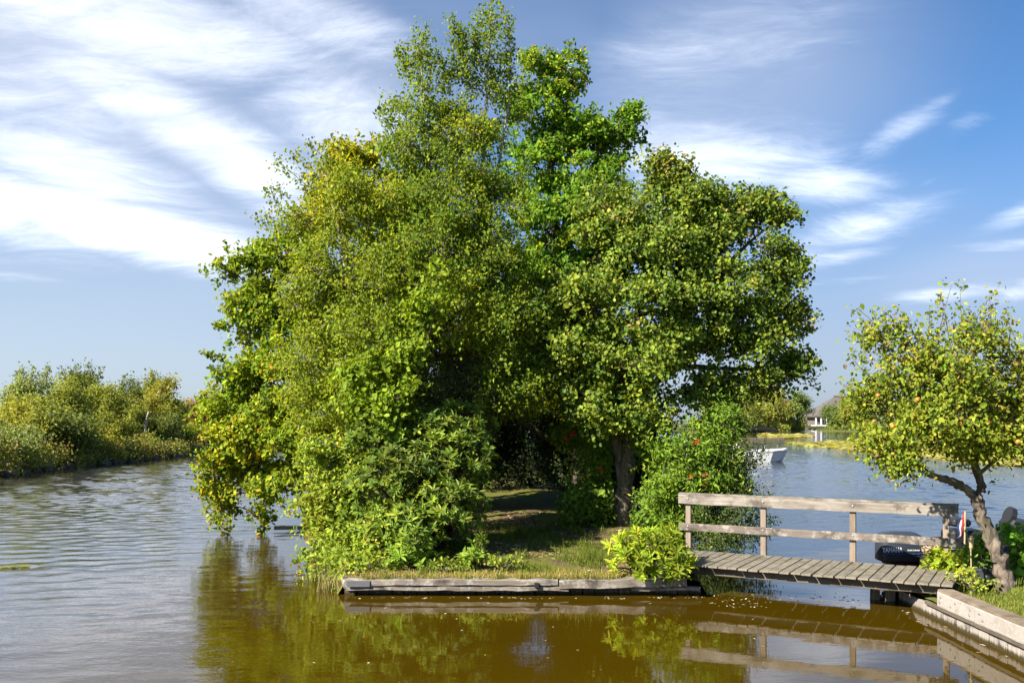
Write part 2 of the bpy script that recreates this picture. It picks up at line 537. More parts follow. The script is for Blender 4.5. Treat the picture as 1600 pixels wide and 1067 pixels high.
# ------------------------------------------------------------------ water
def water_mat():
    m, t, p, o = new_mat('peat_water')
    pos = t.add('ShaderNodeNewGeometry').outputs['Position']
    x, y, z = t.sep(pos)
    # wind reaches the open water left of the island and behind it; the corner in front of the bridge lies in the lee
    wob = t.math('MULTIPLY', t.math('SUBTRACT', t.noise(pos, 0.16, 3, 0.5), 0.5), 7.0)
    xa = t.math('ADD', x, wob)
    ya = t.math('ADD', y, wob)
    wind = t.math('MAXIMUM', t.range(xa, -0.8, -5.5), t.range(ya, 16.5, 25.0))
    gust = t.range(t.noise(t.mapping(pos, scale=(0.5, 1, 1)), 0.12, 3, 0.6), 0.3, 0.7, 0.45, 1.15)
    n1 = t.noise(t.mapping(pos, rot=(0, 0, R(12)), scale=(0.75, 1.3, 1)), 2.8, 4, 0.6, 0.3)
    n2 = t.noise(t.mapping(pos, rot=(0, 0, R(-8)), scale=(0.75, 1.2, 1)), 0.85, 3, 0.55, 0.3)
    n3 = t.noise(t.mapping(pos, rot=(0, 0, R(5)), scale=(0.6, 1.3, 1)), 7.5, 2, 0.5)
    h = t.math('ADD', t.math('MULTIPLY', n1, 0.016), t.math('ADD', t.math('MULTIPLY', n2, 0.024), t.math('MULTIPLY', n3, 0.003)))
    h = t.math('MULTIPLY', h, t.math('MULTIPLY', t.math('MULTIPLY', wind, t.range(ya, 13.0, 34.0, 0.5, 0.9)), gust))
    calm = t.math('ADD', t.math('MULTIPLY', t.noise(t.mapping(pos, scale=(0.5, 1.0, 1)), 0.7, 2, 0.45), 0.008),
                  t.math('MULTIPLY', n1, 0.0013))
    h = t.math('ADD', h, calm)
    b = t.add('ShaderNodeBump')
    t.put(b.inputs['Height'], h)
    b.inputs['Strength'].default_value = 1.0
    b.inputs['Distance'].default_value = 1.0
    murk = t.noise(pos, 0.5, 3, 0.5)
    # brown peat colour near the island; grey painted on open water for reflected sky
    peat_brown = t.mix(murk, (0.044, 0.026, 0.0006), (0.060, 0.036, 0.001))
    sheen_mask = t.math('MAXIMUM', t.range(xa, -3.5, -8.0), t.range(ya, 16.0, 24.0))
    t.put(p.inputs['Base Color'], t.mix(sheen_mask, peat_brown, (0.034, 0.034, 0.033)))
    p.inputs['Roughness'].default_value = 0.02
    p.inputs['IOR'].default_value = 1.45
    t.put(p.inputs['Normal'], b.outputs[0])
    return m


def water_mesh():
    """one sheet to the horizon; where the wind reaches, its surface carries real ripples, calm in the lee of the island"""
    xs = np.concatenate([[-4000, -600, -120, -60, -40], np.arange(-30, 22, .15), [26, 40, 70, 130, 600, 4000]])
    ys = np.concatenate([[-400, -50, 0, 5], np.arange(8, 30, .09), np.arange(30, 52, .14), np.arange(52, 82, .22), np.arange(82, 130, 1.0), [150, 190, 300, 900, 7000]])
    X, Y = np.meshgrid(xs, ys)
    r = np.random.default_rng(77)
    Z = np.zeros_like(X)
    for k in range(46):
        lam = .34 * (2.3 ** r.random())
        th = R(-62) + r.normal(0, .85)                       # the wind blows from the right and behind the island
        kx, ky = 2 * np.pi / lam * np.cos(th), 2 * np.pi / lam * np.sin(th)
        slope = .0225 * r.uniform(.6, 1.4)
        Z += slope * lam / (2 * np.pi) * np.sin(kx * X + ky * Y + r.random() * 6.28 + .8 * np.sin(X * .21 + k) + .8 * np.sin(Y * .17 + 2 * k))
    sm = lambda v, a, b: np.clip((v - a) / (b - a), 0, 1) ** 2 * (3 - 2 * np.clip((v - a) / (b - a), 0, 1))
    wob = 1.2 * np.sin(X * .5 + Y * .33) + .8 * np.sin(Y * .9 - X * .4)
    wind = np.maximum(sm(-X + wob, 2.2, 7.0), sm(Y + wob, 17, 26))
    gust = .75 + .35 * np.sin(X * .16 + 1.0) * np.sin(Y * .11 + .5)
    edge = sm(X, -30, -27) * sm(-X, -22, -18) * sm(Y, 8, 9) * sm(-Y, -130, -100)
    Z = Z * wind * gust * edge * (.22 + .66 * sm(Y, 12, 30))
    n, m = len(ys), len(xs)
    i = (np.arange(n - 1)[:, None] * m + np.arange(m - 1)).ravel()
    V = np.stack([X.ravel(), Y.ravel(), Z.ravel()], 1)
    return mesh_np('water', V, [np.stack([i, i + 1, i + m + 1, i + m], 1)], smooth=True)


wo = link('water', water_mesh(), None, (water_mat(),))
wo['kind'] = 'structure'


# ------------------------------------------------------------------ ground
def soil_mat():
    m, t, p, o = new_mat('leaf_litter_soil')
    pos = t.add('ShaderNodeNewGeometry').outputs['Position']
    a = t.noise(pos, 1.6, 6, 0.65)
    b = t.noise(pos, 22, 5, 0.7)
    c = t.noise(pos, 70, 3, 0.7)
    col = t.mix(t.range(b, 0.35, 0.65), (0.085, 0.055, 0.032), (0.20, 0.135, 0.085))
    col = t.mix(t.range(a, 0.40, 0.54, 0, .85), col, t.mix(b, (0.085, 0.105, 0.012), (0.18, 0.20, 0.022)))
    col = t.mix(t.range(c, 0.58, 0.7, 0, .7), col, (0.30, 0.22, 0.15))
    t.put(p.inputs['Base Color'], col)
    p.inputs['Roughness'].default_value = 0.95
    p.inputs['Specular IOR Level'].default_value = 0.15
    t.put(p.inputs['Normal'], t.bump(t.math('ADD', b, c), 0.8, 0.03))
    return m


def turf_mat(name, c1, c2, c3):
    m, t, p, o = new_mat(name)
    pos = t.add('ShaderNodeNewGeometry').outputs['Position']
    a = t.noise(pos, 2.4, 6, 0.65)
    b = t.noise(pos, 45, 4, 0.7)
    col = t.mix(t.range(b, 0.3, 0.7), c1, c2)
    col = t.mix(t.range(a, 0.5, 0.66, 0, .7), col, c3)
    t.put(p.inputs['Base Color'], col)
    p.inputs['Roughness'].default_value = 0.95
    p.inputs['Specular IOR Level'].default_value = 0.15
    t.put(p.inputs['Normal'], t.bump(b, 0.8, 0.02))
    return m


M['soil'] = soil_mat()
M['turf'] = turf_mat('turf', (0.075, 0.10, 0.016), (0.15, 0.17, 0.028), (0.20, 0.16, 0.06))
M['far_turf'] = turf_mat('bank_turf', (0.05, 0.07, 0.014), (0.10, 0.11, 0.025), (0.13, 0.10, 0.05))
rg = np.random.default_rng(5)
XLk = np.array([[14.1, -2.42], [16, -2.8], [18, -3.4], [22, -4.6], [30, -6], [44, -6.5]])
XRk = np.array([[14.1, 2.72], [15.6, 2.85], [18, 3.1], [22, 3.7], [28, 4.6], [44, 6.5]])


def island_z(x, y):
    xl, xr = np.interp(y, XLk[:, 0], XLk[:, 1]), np.interp(y, XRk[:, 0], XRk[:, 1])
    d = np.minimum(np.minimum(x - xl, xr - x), 44 - y)
    base = 0.235 + 0.14 * np.clip((y - 14.6) / 4, 0, 1) + 0.05 * np.sin(x * 1.7 + y * .9) * np.clip((y - 14.6) / 2, 0, 1)
    return np.where(d < 0, np.maximum(base + d * 1.6, -0.7), base)


def grid_ground(name, xs, ys, zf, mat, amp=0.02, seed=1):
    r = np.random.default_rng(seed)
    X, Y = np.meshgrid(xs, ys)
    Z = zf(X, Y) + r.normal(0, amp, X.shape)
    V = np.stack([X.ravel(), Y.ravel(), Z.ravel()], 1)
    n, m = len(ys), len(xs)
    i = (np.arange(n - 1)[:, None] * m + np.arange(m - 1)).ravel()
    o = link(name, mesh_np(name, V, [np.stack([i, i + 1, i + m + 1, i + m], 1)], smooth=True), None, (mat,))
    o['kind'] = 'structure'
    return o


grid_ground('ground', np.linspace(-8, 8, 120), np.concatenate([np.linspace(14.16, 20, 60), np.linspace(20.2, 46, 90)]), island_z, M['soil'], 0.012)


def right_z(x, y):
    back = 14.1 + 0.10 * np.sin(x * 1.3)
    d = np.minimum(back - y, 999)
    base = 0.345 + 0.02 * np.sin(x * 2.1 + y) + 0.02 * (x - 5.6)
    under = (x < 6.55) & (y > 12.35)
    base = np.where(under, 0.2, base)
    return np.where(d < 0, np.maximum(base + d * 1.4, -0.7), base)


grid_ground('ground', np.concatenate([np.linspace(5.56, 9, 60), np.linspace(9.2, 40, 50)]), np.linspace(3, 15, 110), right_z, M['turf'], 0.008)


def slab_ground(pts, z, mat):
    """a low bank with its outline in plan; sloping sides run below the water"""
    n = len(pts)
    c = np.mean(pts, 0)
    V, Fc = [], []
    for x, y in pts:
        V.append((x, y, z))
    for x, y in pts:
        d = np.array([x, y]) - c
        q = np.array([x, y]) + d / np.linalg.norm(d) * .7
        V.append((q[0], q[1], -0.6))
    Fc.append(tuple(range(n)))
    for i in range(n):
        Fc.append((i, i + n, (i + 1) % n + n, (i + 1) % n))
    mb = MB().add(V, Fc)
    return mb.build('ground', mat, kind='structure')


slab_ground([(-22.3, 22), (-22.5, 45), (-21.6, 60), (-21.5, 68), (-22.6, 76), (-23, 100), (-20, 140), (-4, 172), (22, 176), (25, 137), (31, 141), (47, 165),
             (53.6, 176), (50, 230), (50, 420), (-200, 420), (-200, 22)][::-1], 0.18, M['far_turf'])
slab_ground([(51.6, 159), (56, 153), (84, 140), (260, 130), (260, 420), (64, 420), (61, 205), (61, 198), (57, 185)], 0.15, M['far_turf'])


# ------------------------------------------------------------------ foliage
LEAFK = 2.05      # even brightness factor on the leaf tints


def unit(v):
    return v / np.maximum(np.linalg.norm(v, axis=-1, keepdims=True), 1e-6)


TO_LIGHT = np.array([-0.42, -0.30, 0.86])      # leaves turn their faces up and towards the sunny side


def shape_leaves(c, d, n, L, W, hexa, fold, curl):
    """c centres, d leaf directions, n normals -> vertices and faces of folded leaves"""
    d = unit(d)
    n = unit(n - d * (n * d).sum(1, keepdims=True))
    s = np.cross(d, n)
    L = L[:, None]; W = W[:, None]
    k = len(c)
    if hexa:
        b = c - d * L * .5
        tip = c + d * L * .5 - n * L * curl
        l1 = c - d * L * .17 + s * W * .5 + n * W * fold
        l2 = c + d * L * .22 + s * W * .42 + n * W * fold - n * L * curl * .4
        r1 = c - d * L * .17 - s * W * .5 + n * W * fold
        r2 = c + d * L * .22 - s * W * .42 + n * W * fold - n * L * curl * .4
        V = np.stack([b, l1, l2, tip, r2, r1], 1).reshape(-1, 3)
        i = np.arange(k)[:, None] * 6
        Fq = np.concatenate([i + np.array([0, 3, 2, 1]), i + np.array([0, 5, 4, 3])])
        return V, [Fq], 6
    b = c - d * L * .5
    tip = c + d * L * .5 - n * L * curl
    l = c - d * L * .08 + s * W * .5 + n * W * fold
    r = c - d * L * .08 - s * W * .5 + n * W * fold
    V = np.stack([b, l, tip, r], 1).reshape(-1, 3)
    i = np.arange(k)[:, None] * 4
    return V, [np.concatenate([i + np.array([0, 2, 1]), i + np.array([0, 3, 2])])], 4


def tints(rng, tip_id, ntips, pal, w, var=0.22, autumn=None, amount=None):
    """leaf colours: twigs share a leaning towards one colour of the palette; amount = share of turning leaves at each tip"""
    pal = np.array(pal)
    w = np.array(w) / np.sum(w)
    t_idx = rng.choice(len(pal), ntips, p=w)
    li = np.where(rng.random(len(tip_id)) < .6, t_idx[tip_id], rng.choice(len(pal), len(tip_id), p=w))
    col = pal[li]
    if autumn is not None:
        au = np.array(autumn)
        turn = rng.random(len(tip_id)) < amount[tip_id]
        col = np.where(turn[:, None], au[rng.integers(0, len(au), len(tip_id))], col)
    tipv = np.exp(rng.normal(0, var * .6, ntips))[tip_id]
    return np.minimum(col * (LEAFK * np.exp(rng.normal(0, var, len(tip_id))) * tipv)[:, None], .6)


def leaf_cloud(rng, tips, outw, n, spread, L, W, hexa, up=0.7, outk=0.5, droop=0.15, rnd=0.7, fold=0.12, curl=0.1):
    k = len(tips)
    idx = np.repeat(np.arange(k), n)
    c = tips[idx] + rng.normal(0, 1, (len(idx), 3)) * spread
    nrm = unit(TO_LIGHT * up + outw[idx] * outk + rng.normal(0, 1, (len(idx), 3)) * rnd)
    d = unit(rng.normal(0, 1, (len(idx), 3)) + outw[idx] * .5 + np.array([0, 0, -droop * 3]))
    sz = np.exp(rng.normal(0, .22, len(idx)))
    V, Fq, per = shape_leaves(c, d, nrm, L * sz, W * sz, hexa, fold, curl)
    return V, Fq, per, idx


def batch_tubes(Pp, Rr, sides=3):
    """Pp (N,K,3) polylines, Rr (N,K) radii -> V, F"""
    N, K, _ = Pp.shape
    d = unit(np.gradient(Pp, axis=1))
    ref = np.where(np.abs(d[..., 2:3]) > .85, np.array([1.0, 0, 0]), np.array([0, 0, 1.0]))
    a = unit(np.cross(d, ref))
    b = np.cross(d, a)
    th = np.arange(sides) * 2 * np.pi / sides
    ring = Pp[:, :, None, :] + (a[:, :, None, :] * np.cos(th)[:, None] + b[:, :, None, :] * np.sin(th)[:, None]) * Rr[:, :, None, None]
    V = ring.reshape(-1, 3)
    base = (np.arange(N)[:, None, None] * K + np.arange(K - 1)[None, :, None]) * sides
    s = np.arange(sides)
    s2 = (s + 1) % sides
    Fq = np.stack([base + s, base + s2, base + sides + s2, base + sides + s], -1).reshape(-1, 4)
    return V, Fq


def smooth_line(pts, n):
    """Catmull-Rom through points, n samples per span"""
    p = np.array(pts, dtype=float)
    q = np.vstack([2 * p[0] - p[1], p, 2 * p[-1] - p[-2]])
    out = []
    for i in range(1, len(q) - 2):
        t = np.linspace(0, 1, n, endpoint=False)[:, None]
        out.append(.5 * (2 * q[i] + (q[i + 1] - q[i - 1]) * t + (2 * q[i - 1] - 5 * q[i] + 4 * q[i + 1] - q[i + 2]) * t ** 2
                         + (3 * q[i] - q[i - 1] - 3 * q[i + 1] + q[i + 2]) * t ** 3))
    out.append(p[-1:])
    return np.vstack(out)


class Geo:
    def __init__(self):
        self.V, self.F, self.n = [], [], 0

    def add(self, V, Fq):
        self.V.append(V)
        self.F += [np.asarray(f) + self.n for f in (Fq if isinstance(Fq, list) else [Fq])]
        self.n += len(V)

    def mesh(self, name, origin, col=None, smooth=False):
        return mesh_np(name, np.concatenate(self.V) - origin, self.F, col, smooth)


def trunk_geo(lines, rng, sides=10, knob=0.08):
    g = Geo()
    dense = []
    for pts, rad in lines:
        L = smooth_line(pts, 6)
        Rr = np.interp(np.linspace(0, 1, len(L)), np.linspace(0, 1, len(rad)), rad)
        Rr = Rr * (1 + rng.normal(0, knob, len(L)))
        L = L + rng.normal(0, 1, L.shape) * Rr[:, None] * .12
        V, Fq = batch_tubes(L[None], Rr[None], sides)
        if knob > 0:
            V = V + rng.normal(0, 1, V.shape) * np.repeat(Rr, sides)[:, None] * knob
        g.add(V, Fq)
        dense.append((L, Rr))
    return g, dense


def grow(name, label, cat, base, lines, blobs, spec, seed, bark, leafmat, group=None, shoots=()):
    """one tree or shrub: trunk, branches to every clump of foliage, and a crown of single leaves.
    blobs = [(centre, radii)], spec: n, L, W, hexa, pal, w, spread, clump, per, ..."""
    rng = np.random.default_rng(seed)
    base = np.array(base, dtype=float)
    root = empty(name, base, label, cat, group)
    g, dense = trunk_geo(lines, rng, spec.get('sides', 10), spec.get('knob', .06))
    link('trunk', g.mesh('trunk', base, smooth=True), root, (bark,))
    tp = np.concatenate([d[0] for d in dense])
    tr = np.concatenate([d[1] for d in dense])
    cs = np.array([b[0] for b in blobs], dtype=float)
    rs = np.array([b[1] for b in blobs], dtype=float)
    area = (rs.prod(1)) ** (2 / 3)
    share = area / area.sum()
    per = spec.get('per', 20)
    ntip = np.maximum(3, (spec['n'] * share / per).astype(int))
    br = Geo()
    tips, outs, twP, twR = [], [], [], []
    centre = cs.mean(0)
    for c, r, k in zip(cs, rs, ntip):
        dv = c - tp
        hd = np.linalg.norm(dv[:, :2], axis=1)
        cost = np.linalg.norm(dv, axis=1) + 2.5 * np.maximum(0, tp[:, 2] - (c[2] - .35 * hd)) + rng.random(len(tp)) * .3
        j = int(np.argmin(cost))
        a, ra = tp[j], tr[j]
        ln = np.linalg.norm(c - a)
        mid = a * .5 + c * .5 + np.array([0, 0, .10 * ln]) + rng.normal(0, .06 * ln, 3)
        limb = smooth_line([a, mid, c], 5)
        rad = np.linspace(min(ra * .55, .03 + .022 * ln), .012, len(limb))
        V, Fq = batch_tubes(limb[None], rad[None], 6)
        br.add(V, Fq)
        m = int(np.clip(k / spec.get('tips_per_clump', 11), 3, 60))
        u = unit(rng.normal(0, 1, (m, 3)) + np.array([0, -.15, .25]))
        rr = .42 + .50 * rng.random(m) ** .55
        sc = c + u * r * rr[:, None]
        # branches from the limb to the sub-clumps
        li = rng.integers(len(limb) // 3, len(limb), m)
        s0 = limb[li]
        s1 = s0 * .45 + sc * .55 + rng.normal(0, .05, (m, 3)) * r.mean() + np.array([0, 0, .05 * r.mean()])
        V, Fq = batch_tubes(np.stack([s0, s1, sc], 1), np.tile([.016, .011, .005], (m, 1)) * spec.get('twig', 1.0), 4)
        br.add(V, Fq)
        ci = rng.integers(0, m, k)
        cl = spec.get('clump', .25) * .85
        tpn = sc[ci] + rng.normal(0, 1, (k, 3)) * cl * np.array([1, 1, .75])
        tips.append(tpn)
        outs.append(unit((tpn - c) / r + .45 * unit(tpn - centre)))
        st = s1[ci] * .25 + sc[ci] * .75
        twP.append(np.stack([st, st * .5 + tpn * .5 + rng.normal(0, .02, (k, 3)), tpn], 1))
    tips, outs, twP = np.concatenate(tips), np.concatenate(outs), np.concatenate(twP)
    if spec.get('twigs', True):
        V, Fq = batch_tubes(twP, np.tile([.006, .004, .002], (len(twP), 1)) * spec.get('twig', 1.0), 3)
        br.add(V, Fq)
    # long bare-stemmed shoots with leaves set along them
    sh_tip, sh_out = [], []
    for pts, sprd in shoots:
        L = smooth_line(pts, 7)
        V, Fq = batch_tubes(L[None], np.linspace(.012, .003, len(L))[None] * spec.get('twig', 1.0), 4)
        br.add(V, Fq)
        for q in L[1:]:
            for _ in range(spec.get('shoot_tips', 2)):
                sh_tip.append(q + rng.normal(0, 1, 3) * sprd)
                sh_out.append(unit(rng.normal(0, 1, 3) + np.array([0, 0, .5])))
    link('branches', br.mesh('branches', base, smooth=True), root, (bark,))
    crown = Geo()
    nA = len(tips)
    V, Fq, pv, idx = leaf_cloud(rng, tips, outs, per, spec.get('spread', .11), spec['L'], spec['W'], spec.get('hexa', True),
                                spec.get('up', .7), spec.get('outk', .55), spec.get('droop', .15), spec.get('rnd', .65))
    crown.add(V, Fq)
    allid = idx
    alltips = tips
    if sh_tip:
        st, so = np.array(sh_tip), np.array(sh_out)
        V, Fq, pv, idx2 = leaf_cloud(rng, st, so, spec.get('shoot_n', 4), spec.get('spread', .11) * .6, spec['L'], spec['W'], spec.get('hexa', True),
                                     spec.get('up', .7), .3, spec.get('droop', .15), .8)
        crown.add(V, Fq)
        allid = np.concatenate([idx, idx2 + nA])
        alltips = np.concatenate([tips, st])
    amount = spec['turn'](alltips, rng) if 'turn' in spec else None
    col = tints(rng, allid, len(alltips), spec['pal'], spec['w'], spec.get('var', .2), spec.get('autumn'), amount)
    link('crown', crown.mesh('crown', base, np.repeat(col, pv, axis=0)), root, (leafmat,))
    return root, alltips


def B(u, v, Y, ru, rv, rd):
    return (P(u, v, Y), (ru / F * Y, rd, rv / F * Y))


def LN(pts, rad):
    return ([P(*p) for p in pts], rad)


# leaf colours of the kinds (true colours, the light does the rest)
G_OAK = [(0.075, 0.125, 0.010), (0.115, 0.155, 0.010), (0.150, 0.180, 0.012), (0.055, 0.095, 0.010)]
G_BIRCH = [(0.085, 0.130, 0.012), (0.115, 0.158, 0.013), (0.065, 0.105, 0.012), (0.145, 0.17, 0.015)]
G_ALDER = [(0.075, 0.115, 0.013), (0.115, 0.145, 0.014), (0.050, 0.085, 0.012), (0.145, 0.165, 0.018)]
G_APPLE = [(0.11, 0.148, 0.015), (0.155, 0.175, 0.018), (0.07, 0.11, 0.013), (0.19, 0.18, 0.022)]
G_SALLOW = [(0.075, 0.095, 0.040), (0.055, 0.075, 0.030), (0.10, 0.115, 0.045)]
G_RHODO = [(0.070, 0.110, 0.012), (0.105, 0.145, 0.014), (0.145, 0.170, 0.018), (0.05, 0.085, 0.012)]
G_LIME = [(0.17, 0.235, 0.016), (0.23, 0.275, 0.02), (0.115, 0.185, 0.014)]
YEL = [(0.30, 0.25, 0.014), (0.26, 0.20, 0.014), (0.24, 0.13, 0.018), (0.24, 0.235, 0.016)]

# ------------------------------------------------------------------ the trees of the island
def patchy(cx, share, freq=0.9, extra=None):
    """autumn colour comes in patches"""
    ph = np.array(cx)

    def f(t, rng):
        s = np.sin(t[:, 0] * freq * 2.1 + ph[0]) * np.sin(t[:, 2] * freq * 1.7 + ph[1]) * np.sin(t[:, 1] * freq * 1.3 + ph[2])
        a = np.clip((s - .25) * 2.2, 0, .75) * share
        if extra is not None:
            a = np.maximum(a, extra(t))
        return a
    return f


# oak on the left shore, its limbs hanging to the water
b0 = np.array([-3.6, 21.5, 0.2])
oak_blobs = [B(400, 430, 22, 62, 55, 1.0), B(455, 400, 22.5, 50, 40, .8), B(386, 480, 21.5, 40, 34, .7), B(430, 520, 21.5, 70, 60, 1.0),
             B(384, 590, 21.5, 46, 40, .8), B(440, 610, 21, 80, 60, 1.0), B(364, 655, 21.3, 44, 34, .7), B(400, 690, 21, 66, 50, .9),
             B(352, 740, 21.3, 36, 40, .6), B(345, 795, 21.6, 27, 36, .5), B(408, 760, 21.3, 34, 36, .5), B(480, 690, 20.5, 70, 50, .9),
             B(450, 745, 20.8, 40, 36, .6), B(520, 580, 21, 70, 70, 1), B(520, 470, 22.5, 70, 60, 1), B(535, 245, 23, 30, 34, .5), B(560, 280, 23.3, 50, 45, .8), B(590, 350, 23, 60, 60, 1),
             B(520, 330, 23, 46, 42, .8), B(585, 245, 23.2, 22, 16, .4), B(410, 812, 21.4, 12, 18, .3), B(385, 700, 22, 60, 50, .8), B(338, 634, 21.8, 20, 12, .4)]
oak_lines = [([b0, P(560, 700, 21.8), P(545, 560, 22), P(540, 430, 22.4), P(535, 320, 22.8), P(525, 235, 23)], [.24, .19, .16, .12, .07, .02]),
             LN([(556, 660, 21.8), (500, 600, 21.6), (440, 540, 21.6), (385, 470, 21.6)], [.12, .09, .06, .02]),
             LN([(556, 690, 21.8), (480, 660, 21.2), (400, 650, 21.2), (345, 700, 21.3), (345, 790, 21.6)], [.10, .08, .06, .04, .015])]
oak_shoots = [([P(370, 585, 21.5), P(345, 560, 21.3), P(318, 552, 21.2)], .03), ([P(372, 500, 21.5), P(352, 505, 21.5), P(338, 512, 21.5)], .05),
              ([P(405, 745, 21.3), P(412, 790, 21.3), P(406, 832, 21.3)], .05), ([P(365, 700, 21.3), P(330, 715, 21.2), P(308, 722, 21.2)], .08),
              ([P(365, 640, 21.5), P(320, 655, 21.4), P(296, 650, 21.4)], .07)]
oak_spec = dict(n=56000, L=.10, W=.058, hexa=True, pal=G_OAK, w=[3, 4, 3, 1.5], spread=.08, clump=.2, per=22, autumn=YEL[:2] + YEL[3:] + [(0.26, 0.28, 0.016), (0.25, 0.16, 0.02)],
                turn=patchy((1.0, 2.0, 0.5), .6, .9, lambda t: np.where((t[:, 0] < -5.6) & (t[:, 2] < 2.6), .28, np.where((t[:, 2] > 7.6) & (t[:, 0] < -2.5), .5, .05))))
grow('oak_tree', 'oak with yellowing leaves whose limbs hang down into the water left of the island', 'tree', b0, oak_lines, oak_blobs, oak_spec, 11, M['bark_oak'], M['leaf'], 'trees on the island', oak_shoots)

# tall birch with thin upright leaders
b1 = np.array([-1.2, 19.2, 0.35])
bir_blobs = [B(662, 160, 19, 24, 50, .4), B(655, 240, 19, 46, 54, .7), B(728, 140, 19.4, 16, 44, .3), B(764, 110, 19.4, 15, 60, .3), B(745, 220, 19.2, 50, 58, .8),
             B(700, 300, 18.8, 82, 70, 1.0), B(640, 330, 18.8, 56, 60, .8), B(765, 330, 19, 66, 76, .9), B(690, 400, 18.4, 90, 70, 1.1), B(620, 430, 18.5, 62, 60, .9),
             B(760, 430, 18.6, 74, 70, 1.0), B(700, 500, 18.2, 90, 66, 1.1), B(780, 520, 18.4, 70, 70, 1.0), B(640, 520, 18.2, 70, 60, 1.0), B(797, 180, 19.6, 14, 50, .3), B(766, 60, 19.4, 11, 44, .25), B(736, 90, 19.4, 9, 34, .2), B(660, 100, 19, 13, 32, .25), B(705, 200, 19.1, 30, 46, .5),
             B(620, 190, 19, 18, 36, .3), B(800, 600, 18.6, 70, 56, .9)]
bir_lines = [([b1, P(700, 600, 19.2), P(690, 440, 19), P(668, 280, 19), P(660, 150, 19), P(657, 48, 19)], [.12, .10, .07, .036, .016, .004]),
             ([b1 + [.25, .1, 0], P(730, 560, 19.3), P(748, 380, 19.3), P(757, 220, 19.4), P(764, 90, 19.4), P(768, -4, 19.4)], [.11, .09, .06, .032, .014, .004]),
             ([P(745, 400, 19.3), P(780, 250, 19.5), P(797, 130, 19.6), P(796, 55, 19.6)], [.05, .03, .015, .004])]
bir_shoots = [([P(702, 150, 19.2), P(708, 90, 19.1), P(702, 25, 19)], .06), ([P(740, 100, 19.4), P(744, 70, 19.4), P(742, 45, 19.4)], .07),
              ([P(757, 110, 19.4), P(764, 50, 19.4), P(768, -2, 19.4)], .10), ([P(796, 130, 19.6), P(796, 90, 19.6), P(792, 40, 19.6)], .06),
              ([P(640, 130, 19), P(630, 100, 19), P(626, 80, 19)], .06), ([P(660, 110, 19), P(658, 80, 19), P(657, 45, 19)], .09),
              ([P(630, 250, 18.9), P(610, 200, 18.8), P(597, 165, 18.8)], .09), ([P(625, 280, 18.9), P(608, 240, 18.8), P(598, 225, 18.8)], .08),
              ([P(720, 110, 19.2), P(722, 70, 19.1), P(714, 35, 19)], .06), ([P(690, 150, 19.2), P(694, 110, 19.1), P(690, 85, 19)], .08)]
bir_spec = dict(n=72000, L=.062, W=.046, hexa=False, pal=G_BIRCH, w=[3, 3, 2, 1.5], spread=.085, var=.2, clump=.22, per=20, up=.5, outk=.6, droop=.35, rnd=.65, twig=.8,
                autumn=[YEL[0], YEL[3]], turn=patchy((0.2, 1.0, 2.5), .3), shoot_tips=4, shoot_n=6)
grow('birch_tree', 'tallest birch on the island with thin upright leaders reaching the top of the picture', 'tree', b1, bir_lines, bir_blobs, bir_spec, 12, M['bark_birch'], M['leaf_thin'], 'trees on the island', bir_shoots)

# smaller birch in front of the oak
b2 = np.array([-2.75, 18.6, 0.3])
bl_blobs = [B(505, 300, 18.8, 34, 40, .5), B(545, 330, 18.6, 52, 56, .8), B(480, 355, 18.6, 30, 38, .5), B(540, 430, 18.3, 76, 66, .9), B(492, 450, 18.3, 52, 58, .8),
            B(560, 530, 18, 84, 60, 1.0), B(490, 560, 18.2, 56, 56, .8), B(570, 620, 17.8, 76, 52, .9), B(500, 640, 18, 56, 46, .7), B(610, 450, 18, 60, 56, .8), B(600, 560, 17.6, 50, 46, .7)]
bl_lines = [([b2, P(566, 700, 18.5), P(556, 560, 18.4), P(540, 420, 18.5), P(520, 320, 18.6), P(500, 240, 18.8)], [.10, .085, .07, .045, .025, .006]),
            LN([(560, 620, 18.4), (530, 500, 18.2), (480, 400, 18.4), (450, 320, 18.6)], [.05, .035, .02, .005])]
bl_shoots = [([P(490, 300, 18.7), P(450, 265, 18.6), P(428, 250, 18.6)], .06), ([P(470, 330, 18.6), P(440, 300, 18.6), P(420, 292, 18.6)], .06), ([P(500, 280, 18.7), P(470, 250, 18.7), P(452, 240, 18.7)], .06),
             ([P(470, 370, 18.5), P(430, 345, 18.5), P(395, 337, 18.5)], .07), ([P(520, 280, 18.7), P(495, 245, 18.7), P(480, 222, 18.7)], .05), ([P(470, 360, 18.5), P(440, 352, 18.5), P(405, 352, 18.5)], .05),
             ([P(455, 345, 18.6), P(432, 320, 18.6), P(424, 300, 18.6)], .05), ([P(520, 280, 18.7), P(512, 245, 18.7), P(506, 225, 18.7)], .05)]
bl_spec = dict(bir_spec, n=40000, pal=[(0.105, 0.145, 0.012), (0.145, 0.18, 0.013), (0.08, 0.115, 0.012), (0.18, 0.19, 0.016)], turn=patchy((2.2, 0.4, 1.5), .4), shoot_n=2)
grow('birch_tree', 'smaller birch leaning left, drooping twigs against the sky in front of the oak', 'tree', b2, bl_lines, bl_blobs, bl_spec, 13, M['bark_birch'], M['leaf_thin'], 'trees on the island', bl_shoots)

